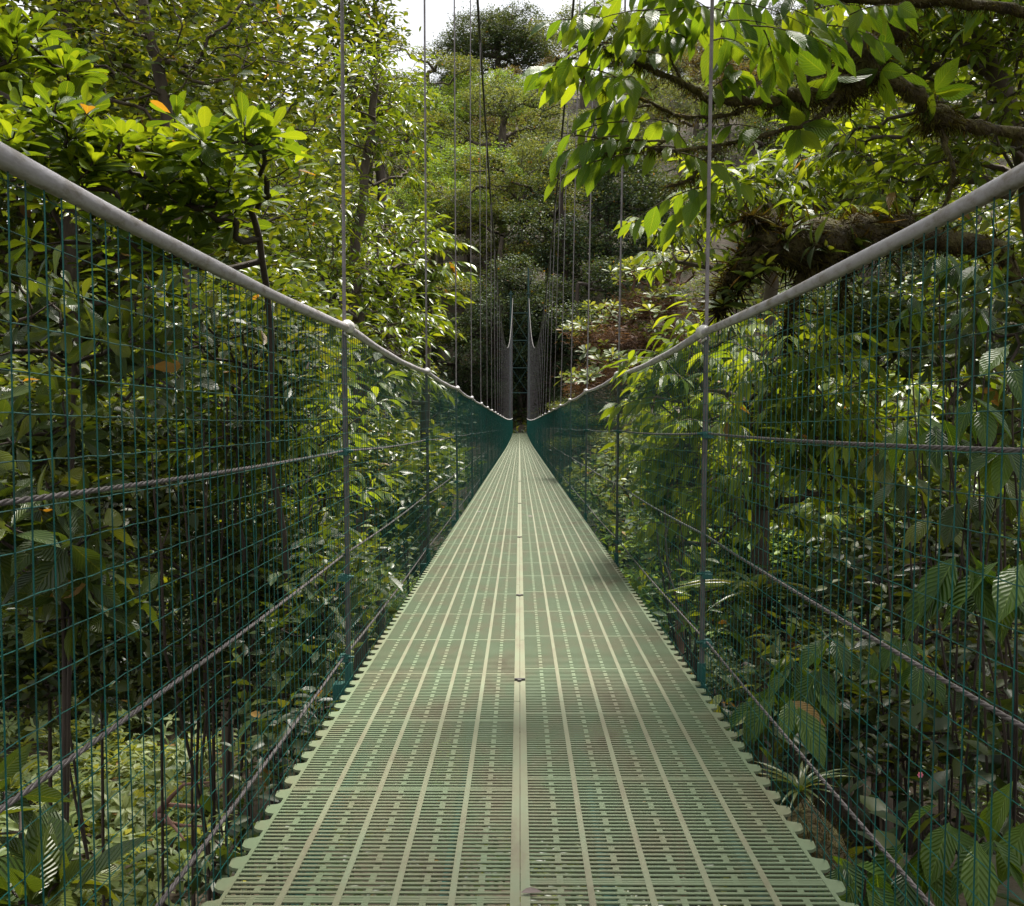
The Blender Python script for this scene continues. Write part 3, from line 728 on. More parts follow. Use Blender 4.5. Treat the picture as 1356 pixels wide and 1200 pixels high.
def mossy_stump():
    base = G(1500, 5.6)
    t = thing('mossy_snag', 'dark mossy broken trunk leaning behind the right handrail', 'snag', base)
    mb = MB(); tf = Leaves()
    for pts, r in (([base, P(1440, 560, 5.6), P(1320, 330, 5.4), P(1160, 310, 5.3), P(1065, 330, 5.1), P(1010, 325, 5.0), P(975, 350, 4.95)], [.05, .055, .045, .07, .10, .07, .02]), ([P(1200, 300, 5.3), P(1130, 315, 5.2), P(1050, 330, 5.1)], [.05, .1, .12]), ([P(1015, 325, 5.0), P(980, 360, 4.95), P(958, 385, 4.95), P(950, 415, 4.9)], [.08, .055, .03, .008]), ([P(1100, 322, 5.2), P(1060, 370, 5.1), P(1040, 430, 5.1), P(1045, 470, 5.1)], [.05, .03, .014, .004]), ([P(1150, 310, 5.3), P(1120, 350, 5.2), P(1110, 410, 5.2)], [.03, .014, .004]), ([P(1050, 330, 5.1), P(1010, 295, 5.0), P(985, 290, 4.9)], [.06, .03, .008])):
        pts = np.array(pts); k = np.arange(len(pts)); u = np.linspace(0, len(pts)-1, len(pts)*7)
        q = np.stack([np.interp(u, k, pts[:, c]) for c in range(3)], -1); R = np.interp(u, k, r)*(1+.2*np.sin(u*9)*rng.random(len(u)))
        mb.tube(q, R, 12)
        n = int(9000*np.mean(r)/.07*len(pts)/5); iu = rng.random(n)*(len(q)-1); i0 = iu.astype(int); f = (iu-i0)[:, None]
        c = q[i0]*(1-f)+q[i0+1]*f; nn = unit(rng.normal(size=(n, 3))); sz = rng.uniform(.012, .05, n)*(1+2.2*(rng.random(n) < .08))
        tf.add(c+nn*R[i0][:, None]*(.9+.45*np.abs(vnoise(c[:, :1]*14, c[:, 2:]*14))), unit(nn*.7-UP*.6+rng.normal(size=(n, 3))*.8), rng.normal(size=(n, 3)), sz, sz*1.1, rng.random(n)**2*.9)
    mb.v = [v-base for v in mb.v]; mb.build('stump_wood', M['moss'], t, True)
    tf.a = [(p-base, d, n, L, W, tt) for p, d, n, L, W, tt in tf.a]; tf.build('moss', M['l_moss'], t, T_BLADE)
    lv = Leaves(); tp = np.array([P(980, 318, 4.95), P(1015, 302, 5), P(1050, 300, 5), P(1090, 305, 5.1), P(1000, 345, 4.9), P(960, 345, 4.9), P(1035, 320, 4.95), P(1120, 300, 5.2), P(970, 380, 4.85), P(990, 365, 4.8), P(1010, 350, 4.85), P(1070, 325, 4.95), P(1095, 330, 5), P(1130, 318, 5.1), P(1160, 300, 5.2), P(1060, 290, 5.1), P(955, 400, 4.85)])-base
    rosettes(lv, tp, unit(rng.normal(size=tp.shape)*.5+UP*.8), 8, .11, .9, .3, .4); lv.build('epiphyte_leaves', M['l_dark'], t, T_LANCE)
mossy_stump()

def lance(n, tl, L, hang=.9, tm=.5): return lambda lv, mb, t, d: sprays(lv, mb, t, unit(d*np.array([1, 1, .6])+UP*.15+rng.normal(size=d.shape)*.25), n, tl, L, hang, .003, tm)
plant('leafy_tree', 'leafy tree with narrow leaves filling the top right corner', 'tree',
      [G(1420, 6), P(1400, 500, 6), P(1350, 200, 6), P(1290, 60, 6), P(1270, -60, 6)],
      [LB(1280, 60, 6, 90, 80, .6), LB(1180, 60, 6.3, 80, 60, .5), LB(1320, 170, 5.8, 60, 80, .5), LB(1230, 230, 6.2, 90, 45, .5), LB(1120, 200, 6.5, 60, 40, .5), LB(1300, -70, 6, 120, 60, .6), LB(1210, -10, 6.4, 90, 50, .5), LB(1340, 20, 5.6, 50, 80, .4)], 420, lance(8, .26, .12, .8, .5), 'l_bush', T_LANCE, 'bark', .07, .0035, .3)
plant('lance_leaf_bush', 'bright leafy bush topping the mossy trunk right of the nearest right hanger', 'bush',
      [G(1000, 7.2), P(1010, 600, 7.2), P(1020, 400, 7.2), P(1010, 290, 7.1)],
      [LB(960, 265, 7, 45, 25, .4), LB(1060, 225, 7, 60, 35, .4), LB(1110, 250, 7.3, 60, 30, .4), LB(1010, 285, 7, 70, 25, .4), LB(905, 310, 7, 45, 18, .35), LB(890, 345, 7, 25, 12, .25), LB(1120, 180, 7.5, 50, 30, .4), LB(1090, 295, 5.6, 60, 14, .2), LB(1180, 285, 5.7, 60, 18, .2)], 170, lance(8, .28, .14, .9, .55), 'l_bush', T_LANCE, 'bark', .05, .0035, .3)
plant('pale_rosette_tree', 'flat layered tree with pale green leaf tufts over reddish dry twigs right of the bridge', 'tree',
      [G(905, 18.5), P(900, 620, 18.5), P(893, 520, 18.4), P(888, 440, 18.3), P(880, 390, 18.3)],
      [LB(850, 362, 18.5, 62, 14, 1.1), LB(880, 395, 18, 50, 16, 1.0), LB(815, 418, 17.6, 55, 14, .9), LB(775, 440, 17.5, 32, 12, .7), LB(860, 450, 18, 60, 20, 1.), LB(800, 475, 17, 50, 16, .9), LB(768, 505, 16.6, 34, 14, .7), LB(850, 510, 17.5, 50, 30, 1.0), LB(900, 350, 18.6, 50, 20, 1.)], 300,
      lambda lv, mb, t, d: rosettes(lv, t+UP*.05, upm(d), 8, .17, .9, .35), 'l_redbush', T_OBOV, 'barkred', .085, .0085, .25)
# its dry twigs
o = bpy.data.objects['pale_rosette_tree']; b = np.array(o.location)
lv = Leaves(); tp = in_lobes([LB(860, 400, 18.3, 60, 22, .9), LB(870, 450, 18, 65, 25, 1), LB(810, 440, 17.6, 60, 14, .8), LB(800, 490, 17, 50, 18, .8), LB(860, 490, 17.6, 60, 25, .9), LB(780, 510, 16.6, 30, 16, .6)], 3600, .1)
clusters(lv, tp-UP*.12-b, unit(rng.normal(size=tp.shape)), 7, .09, .12, .8, .0, .5, .3); lv.build('dry_twigs', M['l_redtwig'], o, T_BLADE)

plant('drooping_leaf_bush', 'large bright bush of hanging narrow leaves behind the nearest right post', 'bush',
      [G(1010, 5.9), P(1010, 800, 5.9), P(1005, 640, 5.8), P(1000, 540, 5.7)],
      [LB(905, 500, 6, 70, 55, .5), LB(1000, 545, 5.5, 100, 70, .5), LB(905, 610, 6.5, 50, 70, .5), LB(1060, 470, 5.2, 90, 55, .4), LB(1100, 600, 5.2, 90, 70, .4), LB(980, 670, 5.8, 90, 50, .45), LB(890, 700, 6.8, 35, 50, .4), LB(945, 435, 6, 45, 28, .3), LB(875, 540, 8, 30, 50, .5)], 380, lance(8, .26, .125, .9, .58), 'l_bush', T_LANCE, 'bark', .05, .0032, .3)
plant('back_bush', 'yellow green bush deeper behind the right fence', 'bush',
      [G(1180, 8), P(1170, 700, 8), P(1150, 560, 8)],
      [LB(1180, 520, 8, 110, 80, .8), LB(1060, 600, 8, 100, 80, .8), LB(1250, 620, 7.5, 110, 90, .7), LB(1150, 700, 7.5, 110, 70, .7), LB(940, 600, 9, 70, 70, .6)], 260, lance(8, .34, .15, .8, .65), 'l_lime', T_LANCE, 'bark', .05, .0035, .3)
# ribbed big leaf plants
def ribbed(label, base, pts, L, n=5, dirs=None, mat='l_rib'):
    t = thing('broad_leaf_plant', label, 'plant', base, 'broad leaved plants beside the right fence')
    mb = MB(); lv = Leaves(); base = np.asarray(base)
    for p in pts:
        p = np.asarray(p)
        q = np.array([base, base*.55+p*.45+rng.normal(size=3)*.05+UP*.05, base*.15+p*.85+UP*.05, p])
        u = np.linspace(0, 3, 16); q = np.stack([np.interp(u, np.arange(4), q[:, c]) for c in range(3)], -1)
        for _ in range(3): q[1:-1] = (q[:-2]+2*q[1:-1]+q[2:])/4
        mb.tube(q-base, np.linspace(.0045, .002, 16), 6)
        th = rng.random()*6+np.arange(n)*2.4
        D = np.stack([np.cos(th), np.sin(th)*.7-.15, -.75-.7*rng.random(n)], -1)+rng.normal(size=(n, 3))*.15
        Nn = np.stack([np.cos(th)*.5, np.sin(th)*.5-.35, np.full(n, .8)], -1)
        sz = L*rng.uniform(.7, 1.15, n)
        lv.add(p-base+rng.normal(size=(n, 3))*L*.12+np.stack([np.cos(th), np.sin(th), 0*th], -1)*L*.1, D, Nn, sz, sz*rng.uniform(.8, 1.1, n))
    mb.build('stem', M['barkdark'], t, True); lv.build('leaves', M[mat], t, T_BIG)
    return t
ribbed('broad ribbed leaves hanging behind the right mesh at the right picture edge', G(1345, 2.9), [P(1270, 735, 2.5), P(1320, 760, 2.4), P(1345, 740, 2.5)], .2, 5)
ribbed('clump of ribbed leaves drooping beside the right deck cable', G(1090, 3.5), [P(1050, 885, 3.2), P(1015, 905, 3.3), P(1085, 900, 3.1), P(1040, 930, 3.0)], .16, 6)
ribbed('tall broad leaved plant under the right handrail near the picture edge', G(1320, 3.2), [P(1290, 530, 2.9), P(1340, 480, 2.8), P(1250, 570, 3.0), P(1330, 590, 2.8), P(1200, 560, 3.3)], .14, 6)
ribbed('shaded broad leaved plant in the middle of the right fence', G(1230, 3.4), [P(1200, 640, 3.3), P(1280, 660, 3.0), P(1240, 690, 3.2), P(1320, 650, 3.0), P(1160, 600, 3.6), P(1220, 600, 3.4)], .12, 6, mat='l_dark')
ribbed('broad leaved seedling at the lower right deck corner', G(1140, 2.3), [P(1150, 1165, 2.15), P(1115, 1150, 2.25)], .13, 5)
ribbed('low broad leaved plant at the bottom right corner', G(1290, 2.4), [P(1250, 1090, 2.3), P(1310, 1120, 2.2), P(1210, 1140, 2.3), P(1345, 1060, 2.3)], .16, 5)
ribbed('ribbed leaf plant above the middle right side cable', G(1180, 3.6), [P(1165, 865, 3.3), P(1200, 850, 3.2), P(1110, 850, 3.6), P(1230, 880, 3.1)], .14, 5)
ribbed('round pale leaves hanging under the mossy trunk behind the mesh', G(1250, 4.2), [P(1265, 355, 3.9), P(1310, 360, 3.8), P(1200, 400, 4.1), P(1290, 410, 3.9), P(1240, 340, 3.9)], .12, 6, mat='l_rib')
shrub('dark thicket low behind the right side cables', G(1200, 4.2), [LB(1200, 780, 4.2, 120, 70, .4), LB(1100, 780, 4.6, 90, 60, .4), LB(1300, 860, 3.6, 100, 70, .4), LB(1180, 980, 3.4, 120, 60, .35), LB(1020, 820, 4.8, 60, 60, .3)], 200, 'l_under', T_MID, mid(8, .07, .075, .5))
shrub('dark shaded shrub against the right picture edge', G(1360, 4), [LB(1340, 400, 4.4, 70, 90, .4), LB(1330, 580, 4.2, 80, 90, .4), LB(1340, 960, 3.2, 60, 90, .3), LB(1260, 470, 4.6, 70, 60, .4)], 110, 'l_dark', T_OBOV, big(6, .11))
shrub('mixed small leaved shrub under the third right side cable', G(940, 6.5), [LB(875, 640, 7, 30, 50, .4), LB(885, 700, 6.5, 30, 40, .3), LB(910, 770, 5.5, 40, 40, .3), LB(950, 800, 4.8, 40, 40, .3)], 120, 'l_lime', T_MID, mid(8, .08, .08, .5))
# strap leaved plant
def strap():
    base = P(975, 800, 4.7); base[2] = gz(base[0], 4.7); c = P(1005, 790, 4.6)
    t = thing('strap_leaf_plant', 'strap leaved bromeliad hanging in the dark behind the nearest right post', 'plant', base)
    mb = MB(); mb.tube([base-base, (c-base)*.5+np.array([.05, 0, 0]), c-base], [.03, .025, .03], 8); mb.build('stem', M['moss'], t, True)
    lv = Leaves(); n = 22; th = np.arange(n)*2.4; L = rng.uniform(.2, .38, n)
    lv.add(np.tile(c-base, (n, 1)), np.stack([np.cos(th), np.sin(th), rng.uniform(.3, 1.6, n)], -1), UP+np.stack([np.cos(th), np.sin(th), 0*th], -1)*-.2, L, L*1.1)
    lv.build('leaves', M['l_strap'], t, T_STRAP)
strap()
# bare twigs
def bare(label, base, ends, name='bare_shrub'):
    base = np.asarray(base); t = thing(name, label, 'shrub', base); mb = MB()
    for e in ends:
        e = np.asarray(e); q = np.array([base, base*.6+e*.4+rng.normal(size=3)*.08, base*.25+e*.75+rng.normal(size=3)*.06, e]); u = np.linspace(0, 3, 14)
        q = np.stack([np.interp(u, np.arange(4), q[:, c]) for c in range(3)], -1)
        for _ in range(2): q[1:-1] = (q[:-2]+2*q[1:-1]+q[2:])/4
        q[1:-1] += rng.normal(size=q[1:-1].shape)*.008
        mb.tube(q-base, np.linspace(.011, .004, 14), 6)
        for k in (5, 8, 11):
            d = unit(rng.normal(size=3)+UP*.6)*rng.uniform(.1, .25); mb.tube([q[k]-base, q[k]-base+d*.5+rng.normal(size=3)*.015, q[k]-base+d], [.005, .004, .002], 5)
    mb.build('branches', M['barkdark'], t, True)
bare('leafless dark twigs leaning beside the right deck edge', G(930, 4.2), [P(870, 700, 5.2), P(880, 745, 4.9), P(900, 690, 5.2), P(930, 720, 4.8), P(880, 670, 5.4)])
bare('thin bare stems rising in the left thicket', G(300, 4.8), [P(270, 560, 4.6), P(320, 620, 4.7), P(240, 640, 4.6), P(300, 520, 4.9), P(350, 660, 4.8), P(200, 600, 4.4)])
# mound with bromeliad
def mound():
    c = P(1085, 1100, 2.42); base = np.array([c[0], c[1], gz(c[0], c[1])-.05])
    t = thing('mossy_mound', 'brown mossy mound bulging beside the right deck edge', 'mound', base)
    mb = MB(); th = np.linspace(0, 1, 12); H = c[2]-base[2]+.05
    mb.tube(np.stack([.02*np.sin(th*4), .05*th, th*H], -1), np.sqrt(np.clip(1-th**3, .0, 1))*.15+.004, 16); mb.build('body', M['moss'], t, True)
    lv = Leaves(); n = 5000; u = unit(rng.normal(size=(n, 3))*np.array([1, 1, .8])); u[:, 2] = np.abs(u[:, 2])
    sz = rng.uniform(.012, .04, n); lv.add(u*np.array([.155, .155, H])*rng.uniform(.92, 1.02, (n, 1)), unit(u+rng.normal(size=(n, 3))*.6), rng.normal(size=(n, 3)), sz, sz*.7, rng.random(n)*.8)
    lv.build('moss', M['l_moss'], t, T_BLADE)
    c = P(1062, 1052, 2.62); base = np.array([c[0], c[1], gz(c[0], c[1])-.02])
    t = thing('bromeliad', 'small bromeliad with pale narrow leaves growing on the mossy mound', 'plant', base)
    mb = MB(); mb.tube([(0, 0, 0), (.01, .01, (c-base)[2])], [.05, .025], 8); mb.build('stem', M['moss'], t, True)
    lv = Leaves(); n = 26; th = np.arange(n)*2.4; L = rng.uniform(.06, .12, n)
    lv.add(np.tile(c-base, (n, 1)), np.stack([np.cos(th), np.sin(th), rng.uniform(.5, 2.0, n)], -1), UP+np.stack([np.cos(th), np.sin(th), 0*th], -1)*-.2, L, L*1.5, rng.uniform(.4, 1, n))
    lv.build('leaves', M['l_strap'], t, T_STRAP)
mound()
def flower():
    c = P(1221, 1028, 2.7); base = np.array([c[0], c[1], gz(c[0], c[1])])
    t = thing('pink_flower', 'tiny pink flower on a thin stem in the dark right undergrowth', 'flower', base)
    mb = MB(); mb.tube([(0, 0, 0), (.02, .03, (c-base)[2]*.6), c-base], .002, 5); mb.build('stem', M['barkdark'], t)
    lv = Leaves(); th = np.arange(6)*1.047; lv.add(np.tile(c-base, (6, 1)), np.stack([np.cos(th), np.full(6, -.4), np.sin(th)], -1), np.tile([0, -1., 0], (6, 1)), .009, .016); lv.build('petals', M['l_pink'], t, T_MID)
flower()

# ------------------------------------------------------------------ pale herbs on the left bank, undergrowth
def scatter(name, n, xr, yr, lmat, k, r, L, T, lift=(0, .3), cond=None, tm=.5, clump=True):
    x = rng.uniform(*xr, n); y = rng.uniform(*yr, n)
    if cond is not None:
        ok = cond(x, y); x = x[ok]; y = y[ok]
    z = ground(x, y)+rng.uniform(*lift, len(x))
    lv = Leaves(); tp = np.stack([x, y, z], -1)
    clusters(lv, tp, np.tile(UP, (len(x), 1)), k, r, L, .5, .2, tm, .25)
    b = np.array([np.mean(xr), np.mean(yr), 0.])
    lv.a = [(p-b, d, n_, l, w, t) for p, d, n_, l, w, t in lv.a]
    o = lv.build(name, M[lmat], None, T); o.location = b
    return tag(o, kind='stuff')
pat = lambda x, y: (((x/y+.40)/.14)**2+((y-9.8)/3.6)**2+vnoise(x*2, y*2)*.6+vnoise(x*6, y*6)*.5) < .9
x = rng.uniform(-8, -.8, 3000); y = rng.uniform(5.5, 14, 3000); ok = pat(x, y); x = x[ok]; y = y[ok]
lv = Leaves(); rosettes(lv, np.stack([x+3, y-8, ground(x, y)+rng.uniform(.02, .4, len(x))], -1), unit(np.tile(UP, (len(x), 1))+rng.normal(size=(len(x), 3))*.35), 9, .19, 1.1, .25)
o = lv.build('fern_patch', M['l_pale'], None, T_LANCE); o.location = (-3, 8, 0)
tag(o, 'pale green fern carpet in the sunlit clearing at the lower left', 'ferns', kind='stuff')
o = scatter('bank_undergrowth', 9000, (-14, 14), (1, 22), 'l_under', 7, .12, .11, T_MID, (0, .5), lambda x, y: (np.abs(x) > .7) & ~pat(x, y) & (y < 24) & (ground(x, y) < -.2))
tag(o, 'low dark green undergrowth covering the near banks', 'undergrowth')
o = scatter('slope_undergrowth', 9000, (-60, 60), (20, 95), 'l_under', 7, .5, .42, T_LO, (0, 1.2)); tag(o, 'dark undergrowth on the ravine slopes below the bridge', 'undergrowth')
o = scatter('hill_undergrowth', 9000, (-110, 130), (86, 235), 'l_hilldark', 7, .8, .5, T_LO, (0, 1.6), lambda x, y: np.abs(x) < .62*y); tag(o, 'scrub covering the far hillside between the trees', 'undergrowth')  # dark leaf colour puts shade into the gaps between the crowns

rng = np.random.default_rng(4)
def proto(name, lobes, n, k, r, L, lmat, bark, H, tr, tm=.5, shell=.6, T=T_LO, tip_r=.012, flat=.6, droop=.2):
    """a tree standing at the origin"""
    lob = [(np.array(c, float), np.array(rr, float)) for c, rr in lobes]
    tk = np.array([(0, 0, -1.5), (.1, .05, H*.25), (-.1, .1, H*.5), (.1, -.1, H*.72), (0, 0, H*.85)], float)
    t = np.linspace(0, 4, 16); tk = np.stack([np.interp(t, np.arange(5), tk[:, c]) for c in range(3)], -1)
    tips = in_lobes(lob, n, shell)
    mb, dirs = skeleton(tk, tips, tip_r, tr)
    lv = Leaves(); clusters(lv, tips, dirs, k, r, L, flat, droop, tm, .3)
    o = bpy.data.objects.new(name, None); COL.objects.link(o)
    mb.build('trunk', M[bark], o, True); lv.build('crown', M[lmat], o, T)
    o['H'] = 0
    del o['H']
    return o
def blob(n, R, h, flat, seed, zr=(.5, 1.0), size=(.3, .5)):
    g = np.random.default_rng(seed); L = []
    for q in range(n):
        a = g.random()*6.28; rr = R*math.sqrt(g.random())*.8; z = h*g.uniform(*zr)
        s = R*g.uniform(*size)
        L.append(((rr*math.cos(a), rr*math.sin(a), z), (s, s, s*flat)))
    return L
PR = {}
def dome(R_, h, z0, n, seed, s):
    """lobes set over a dome"""
    g = np.random.default_rng(seed); L = []
    for q in range(n):
        u = (q+.5)/n; a = q*2.4+g.random()*.6; e = math.acos(1-u*1.15) if u*1.15 < 2 else 0
        k = s*g.uniform(.75, 1.25); rr = (R_-s*.6)*g.uniform(.85, 1.1)
        L.append(((rr*math.sin(e)*math.cos(a), rr*math.sin(e)*math.sin(a), z0+h*math.cos(e)*g.uniform(.85, 1.1)), (k, k, k*.75)))
    return L
PR['grey'] = proto('umbrella_tree', blob(8, 4.8, 10, .45, 1, (.62, 1), (.28, .42)), 460, 24, .24, .20, 'l_hillgrey', 'bark', 10, .26, .5, .7)
PR['dark'] = proto('dark_tree', blob(9, 4.2, 10, .75, 2, (.35, 1), (.28, .42)), 480, 24, .26, .21, 'l_hilldark', 'barkdark', 10, .24, .5, .7)
PR['bright'] = proto('round_crown_tree', dome(4.3, 2.6, 5.0, 20, 3, 1.25), 700, 24, .2, .18, 'l_hillbright', 'bark', 9, .22, .55, .9)
PR['olive'] = proto('layered_olive_tree', blob(11, 4.9, 9.5, .2, 4, (.35, 1), (.28, .45)), 500, 24, .24, .19, 'l_hillolive', 'bark', 9, .24, .5, .6)
PR['red'] = proto('reddish_tree', blob(9, 4.0, 8, .55, 5, (.5, 1)), 400, 22, .26, .2, 'l_hillred', 'bark', 8, .2)
PR['dome'] = proto('domed_tree', dome(4.6, 3.6, 4.2, 26, 6, 1.9), 1500, 26, .26, .2, 'l_hilldark', 'bark', 10, .25, .7)
PR['wall'] = proto('forest_tree', blob(16, 3.4, 14, .75, 7, (.25, 1), (.25, .42)), 620, 16, .26, .17, 'l_fine', 'bark', 14, .10, .5, .55, T_MID, .006)
PR['wallb'] = proto('broad_forest_tree', blob(14, 3.6, 14, .7, 8, (.3, 1), (.28, .42)), 520, 16, .28, .20, 'l_dark', 'bark', 14, .11, .55, .55, T_MID, .006)
PH = {'grey': 8.2, 'dark': 7, 'bright': 6.5, 'olive': 6.5, 'red': 6, 'dome': 7.2}
used = {}
rng = np.random.default_rng(21)
FILL = {'grey': ('grey green umbrella shaped tree among its like on the far hillside', 'umbrella trees on the far hillside'),
        'dark': ('dark evergreen tree in the shaded forest beyond the bridge', 'dark trees beyond the bridge'),
        'bright': ('fresh green round crowned tree on the forest slopes', 'fresh green trees on the slopes'),
        'olive': ('olive tree with flat leaf layers on the far hillside', 'olive trees on the far hillside'),
        'red': ('dull reddish tree on the far hillside', 'reddish trees on the far hillside'),
        'dome': ('dark domed tree on the far hillside', 'domed trees on the far hillside'),
        'wall': ('small leaved forest tree in the stand flanking the bridge', 'small leaved trees flanking the bridge'),
        'wallb': ('dark broad leaved forest tree in the stand flanking the bridge', 'dark broad leaved trees flanking the bridge')}
def put(kind, x, y, sc, label=None, z=None):
    r = PR[kind]; z = gz(x, y) if z is None else z
    rz = rng.random()*6.28; s = (sc*rng.uniform(.9, 1.12), sc*rng.uniform(.9, 1.12), sc*rng.uniform(.9, 1.1))
    lab, grp = FILL[kind]
    if kind not in used:
        used[kind] = 1; r.location = (x, y, z); r.rotation_euler = (0, 0, rz); r.scale = s; o = r
    else: o = dup(r, (x, y, z), rz, s)
    o['label'] = label or lab; o['category'] = 'tree'
    if grp: o['group'] = grp
    elif 'group' in o: del o['group']
    return o
taken = []; shown = []
def put_px(kind, px, py, sc, label, d0=86, d1=260, d=None):
    """stand a tree on the hill so that its crown shows at px, py"""
    if d is None:
        dd = np.linspace(d0, d1, 700); x = (px-CX)/F*dd
        e = CAMZ+(HY-py)/F*dd-(ground(x, dd)+PH[kind]*sc)
        i = np.where(np.diff(np.sign(e)) != 0)[0]
        d = dd[i[0]] if len(i) else dd[np.argmin(np.abs(e))]
    x = (px-CX)/F*d; taken.append((x, d, 4*sc)); shown.append((px, py, 4*sc/d*F, d)); return put(kind, x, d, sc, label)
put_px('dome', 658, 52, 2.3, 'dark domed tree alone on the skyline right of the sky gap', d=206)
put_px('dome', 608, 88, 1.05, 'smaller dark tree on the skyline beside the domed tree', d=204)
put_px('grey', 665, 150, 1.9, 'grey green tree with bare spreading limbs below the skyline')
put_px('grey', 725, 225, 1.7, 'grey green tree right of the round fresh green crown')
put_px('grey', 600, 160, 1.2, 'thin grey tree below the sky gap')
put_px('red', 712, 100, 1.5, 'rusty leaved tree just below the skyline domed tree')
put_px('bright', 640, 235, 1.75, 'fresh green round crown in the middle of the hillside')
put_px('bright', 585, 265, 1.5, 'fresh green tree lower left of the round crown')
put_px('bright', 590, 200, 1.3, 'fresh green tree upper left of the round crown')
put_px('olive', 690, 285, 1.7, 'olive tree with orange tinted flat crown above the bridge end')
put_px('olive', 620, 305, 1.5, 'olive layered tree above the left main cable')
put_px('olive', 665, 330, 1.5, 'low olive tree over the bridge end')
put_px('dark', 745, 290, 1.7, 'dark tree right of the olive tree above the right main cable')
put_px('dark', 805, 300, 1.8, 'dark green tree behind the right hangers')
put_px('dark', 850, 250, 1.4, 'dark tree behind the hanging leaves on the right')
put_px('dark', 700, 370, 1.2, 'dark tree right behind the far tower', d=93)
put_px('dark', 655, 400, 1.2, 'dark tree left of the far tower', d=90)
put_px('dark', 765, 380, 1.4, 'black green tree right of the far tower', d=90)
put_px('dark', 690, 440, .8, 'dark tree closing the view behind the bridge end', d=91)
put_px('grey', 780, 160, 1.4, 'pale grey tree behind the hanging leaf tips')
put_px('bright', 830, 120, 1.3, 'light green tree high on the right hillside')
put_px('olive', 900, 240, 1.4, 'olive tree seen between the mossy limbs')
put_px('bright', 1140, 250, 1.5, 'sunlit light green tree above the right handrail')
put_px('grey', 920, 150, 1.4, 'grey tree behind the lower mossy limb')
rng = np.random.default_rng(5)
# the rest of the hill
for y in np.arange(90, 222, 11.5):
    for x in np.arange(-.36*y, .42*y, 11):
        xx = x+rng.normal()*2.2; yj = y+rng.normal()*2.2
        if any((xx-a)**2+(yj-b)**2 < (c*.95)**2 for a, b, c in taken): continue
        if abs(xx) < 2.5 and yj < 96: continue
        px = CX+xx/yj*F
        w = {'grey': .25, 'dark': .25, 'bright': .14, 'olive': .24, 'red': .08, 'dome': .04}
        if px > 700 and yj < 130: w = {'dark': .7, 'grey': .15, 'olive': .15}
        if px < 660 and yj > 120: w = {'bright': .4, 'olive': .25, 'grey': .35}
        if yj > 185 and 440 < px < 585: continue
        kind = str(rng.choice(list(w), p=np.array(list(w.values()))/sum(w.values())))
        sc = rng.uniform(1.35, 2.0)*(.75 if yj > 190 else 1)
        if yj > 178 and 570 < px < 770: continue
        py = HY-(gz(xx, yj)+PH[kind]*sc-CAMZ)/yj*F; rp_ = 4*sc/yj*F
        if any(yj < d and math.hypot(px-a, py-b) < .5*(r+rp_) for a, b, r, d in shown): continue
        put(kind, xx, yj, sc)
rng = np.random.default_rng(6)
# ravine sides
for y in np.arange(24, 88, 8.5):
    for sx in (-1, 1):
        for x in (6, 11.5, 17.5, 24):
            if x > .5*y+3: continue
            xx = sx*(x+rng.normal()*.8); yj = y+rng.normal()*1.5
            g = gz(xx, yj); top = (-1.0 if x < 6 else rng.uniform(2, 6))
            kind = str(rng.choice(['dark', 'bright', 'olive', 'grey'], p=[.5, .2, .2, .1]))
            sc = np.clip((top-g)/9.5, .6, 2.0)
            if y < 30 and sx > 0 and x < 12: sc *= .8
            sc = min(sc, (abs(xx)-1.0)/5.8)
            put(kind, xx, yj, sc)
# the stands on both sides
for (x, y, sc, k) in ((-6.8, 16, 1.1, 'wall'), (-8, 13.5, 1.2, 'wallb'), (-11.5, 14, 1.3, 'wall'), (-6.8, 18.5, 1.65, 'wallb'), (-10.5, 20, 1.8, 'wall'), (-15, 22, 1.6, 'wallb'), (-7.5, 27, 1.95, 'wall'), (-13, 30, 2.2, 'wallb'), (-10, 25, 2.0, 'wall'), (-9.5, 36, 1.7, 'wallb'), (-4.5, 24, 1.0, 'wallb'), (-18, 32, 1.9, 'wall'),
                      (6.2, 10.5, .85, 'wallb'), (8.2, 9.2, .85, 'wall'), (6.6, 14.5, .8, 'wall'), (9.5, 13, 1.0, 'wall'), (12.5, 16, 1.1, 'wallb'), (9, 20, 1.0, 'wall'), (15, 25, 1.3, 'wallb')):
    x = math.copysign(max(abs(x), 1.6+4.7*sc), x)
    put(k, x, y, sc)

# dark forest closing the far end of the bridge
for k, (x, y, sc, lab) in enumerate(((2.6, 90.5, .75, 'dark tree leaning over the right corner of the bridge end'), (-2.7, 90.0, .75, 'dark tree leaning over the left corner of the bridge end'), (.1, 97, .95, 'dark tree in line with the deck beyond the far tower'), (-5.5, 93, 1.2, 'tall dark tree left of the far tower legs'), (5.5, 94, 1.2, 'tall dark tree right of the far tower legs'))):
    put('dark', x, y, sc, lab, z=gz(x, y)-2.2*sc)
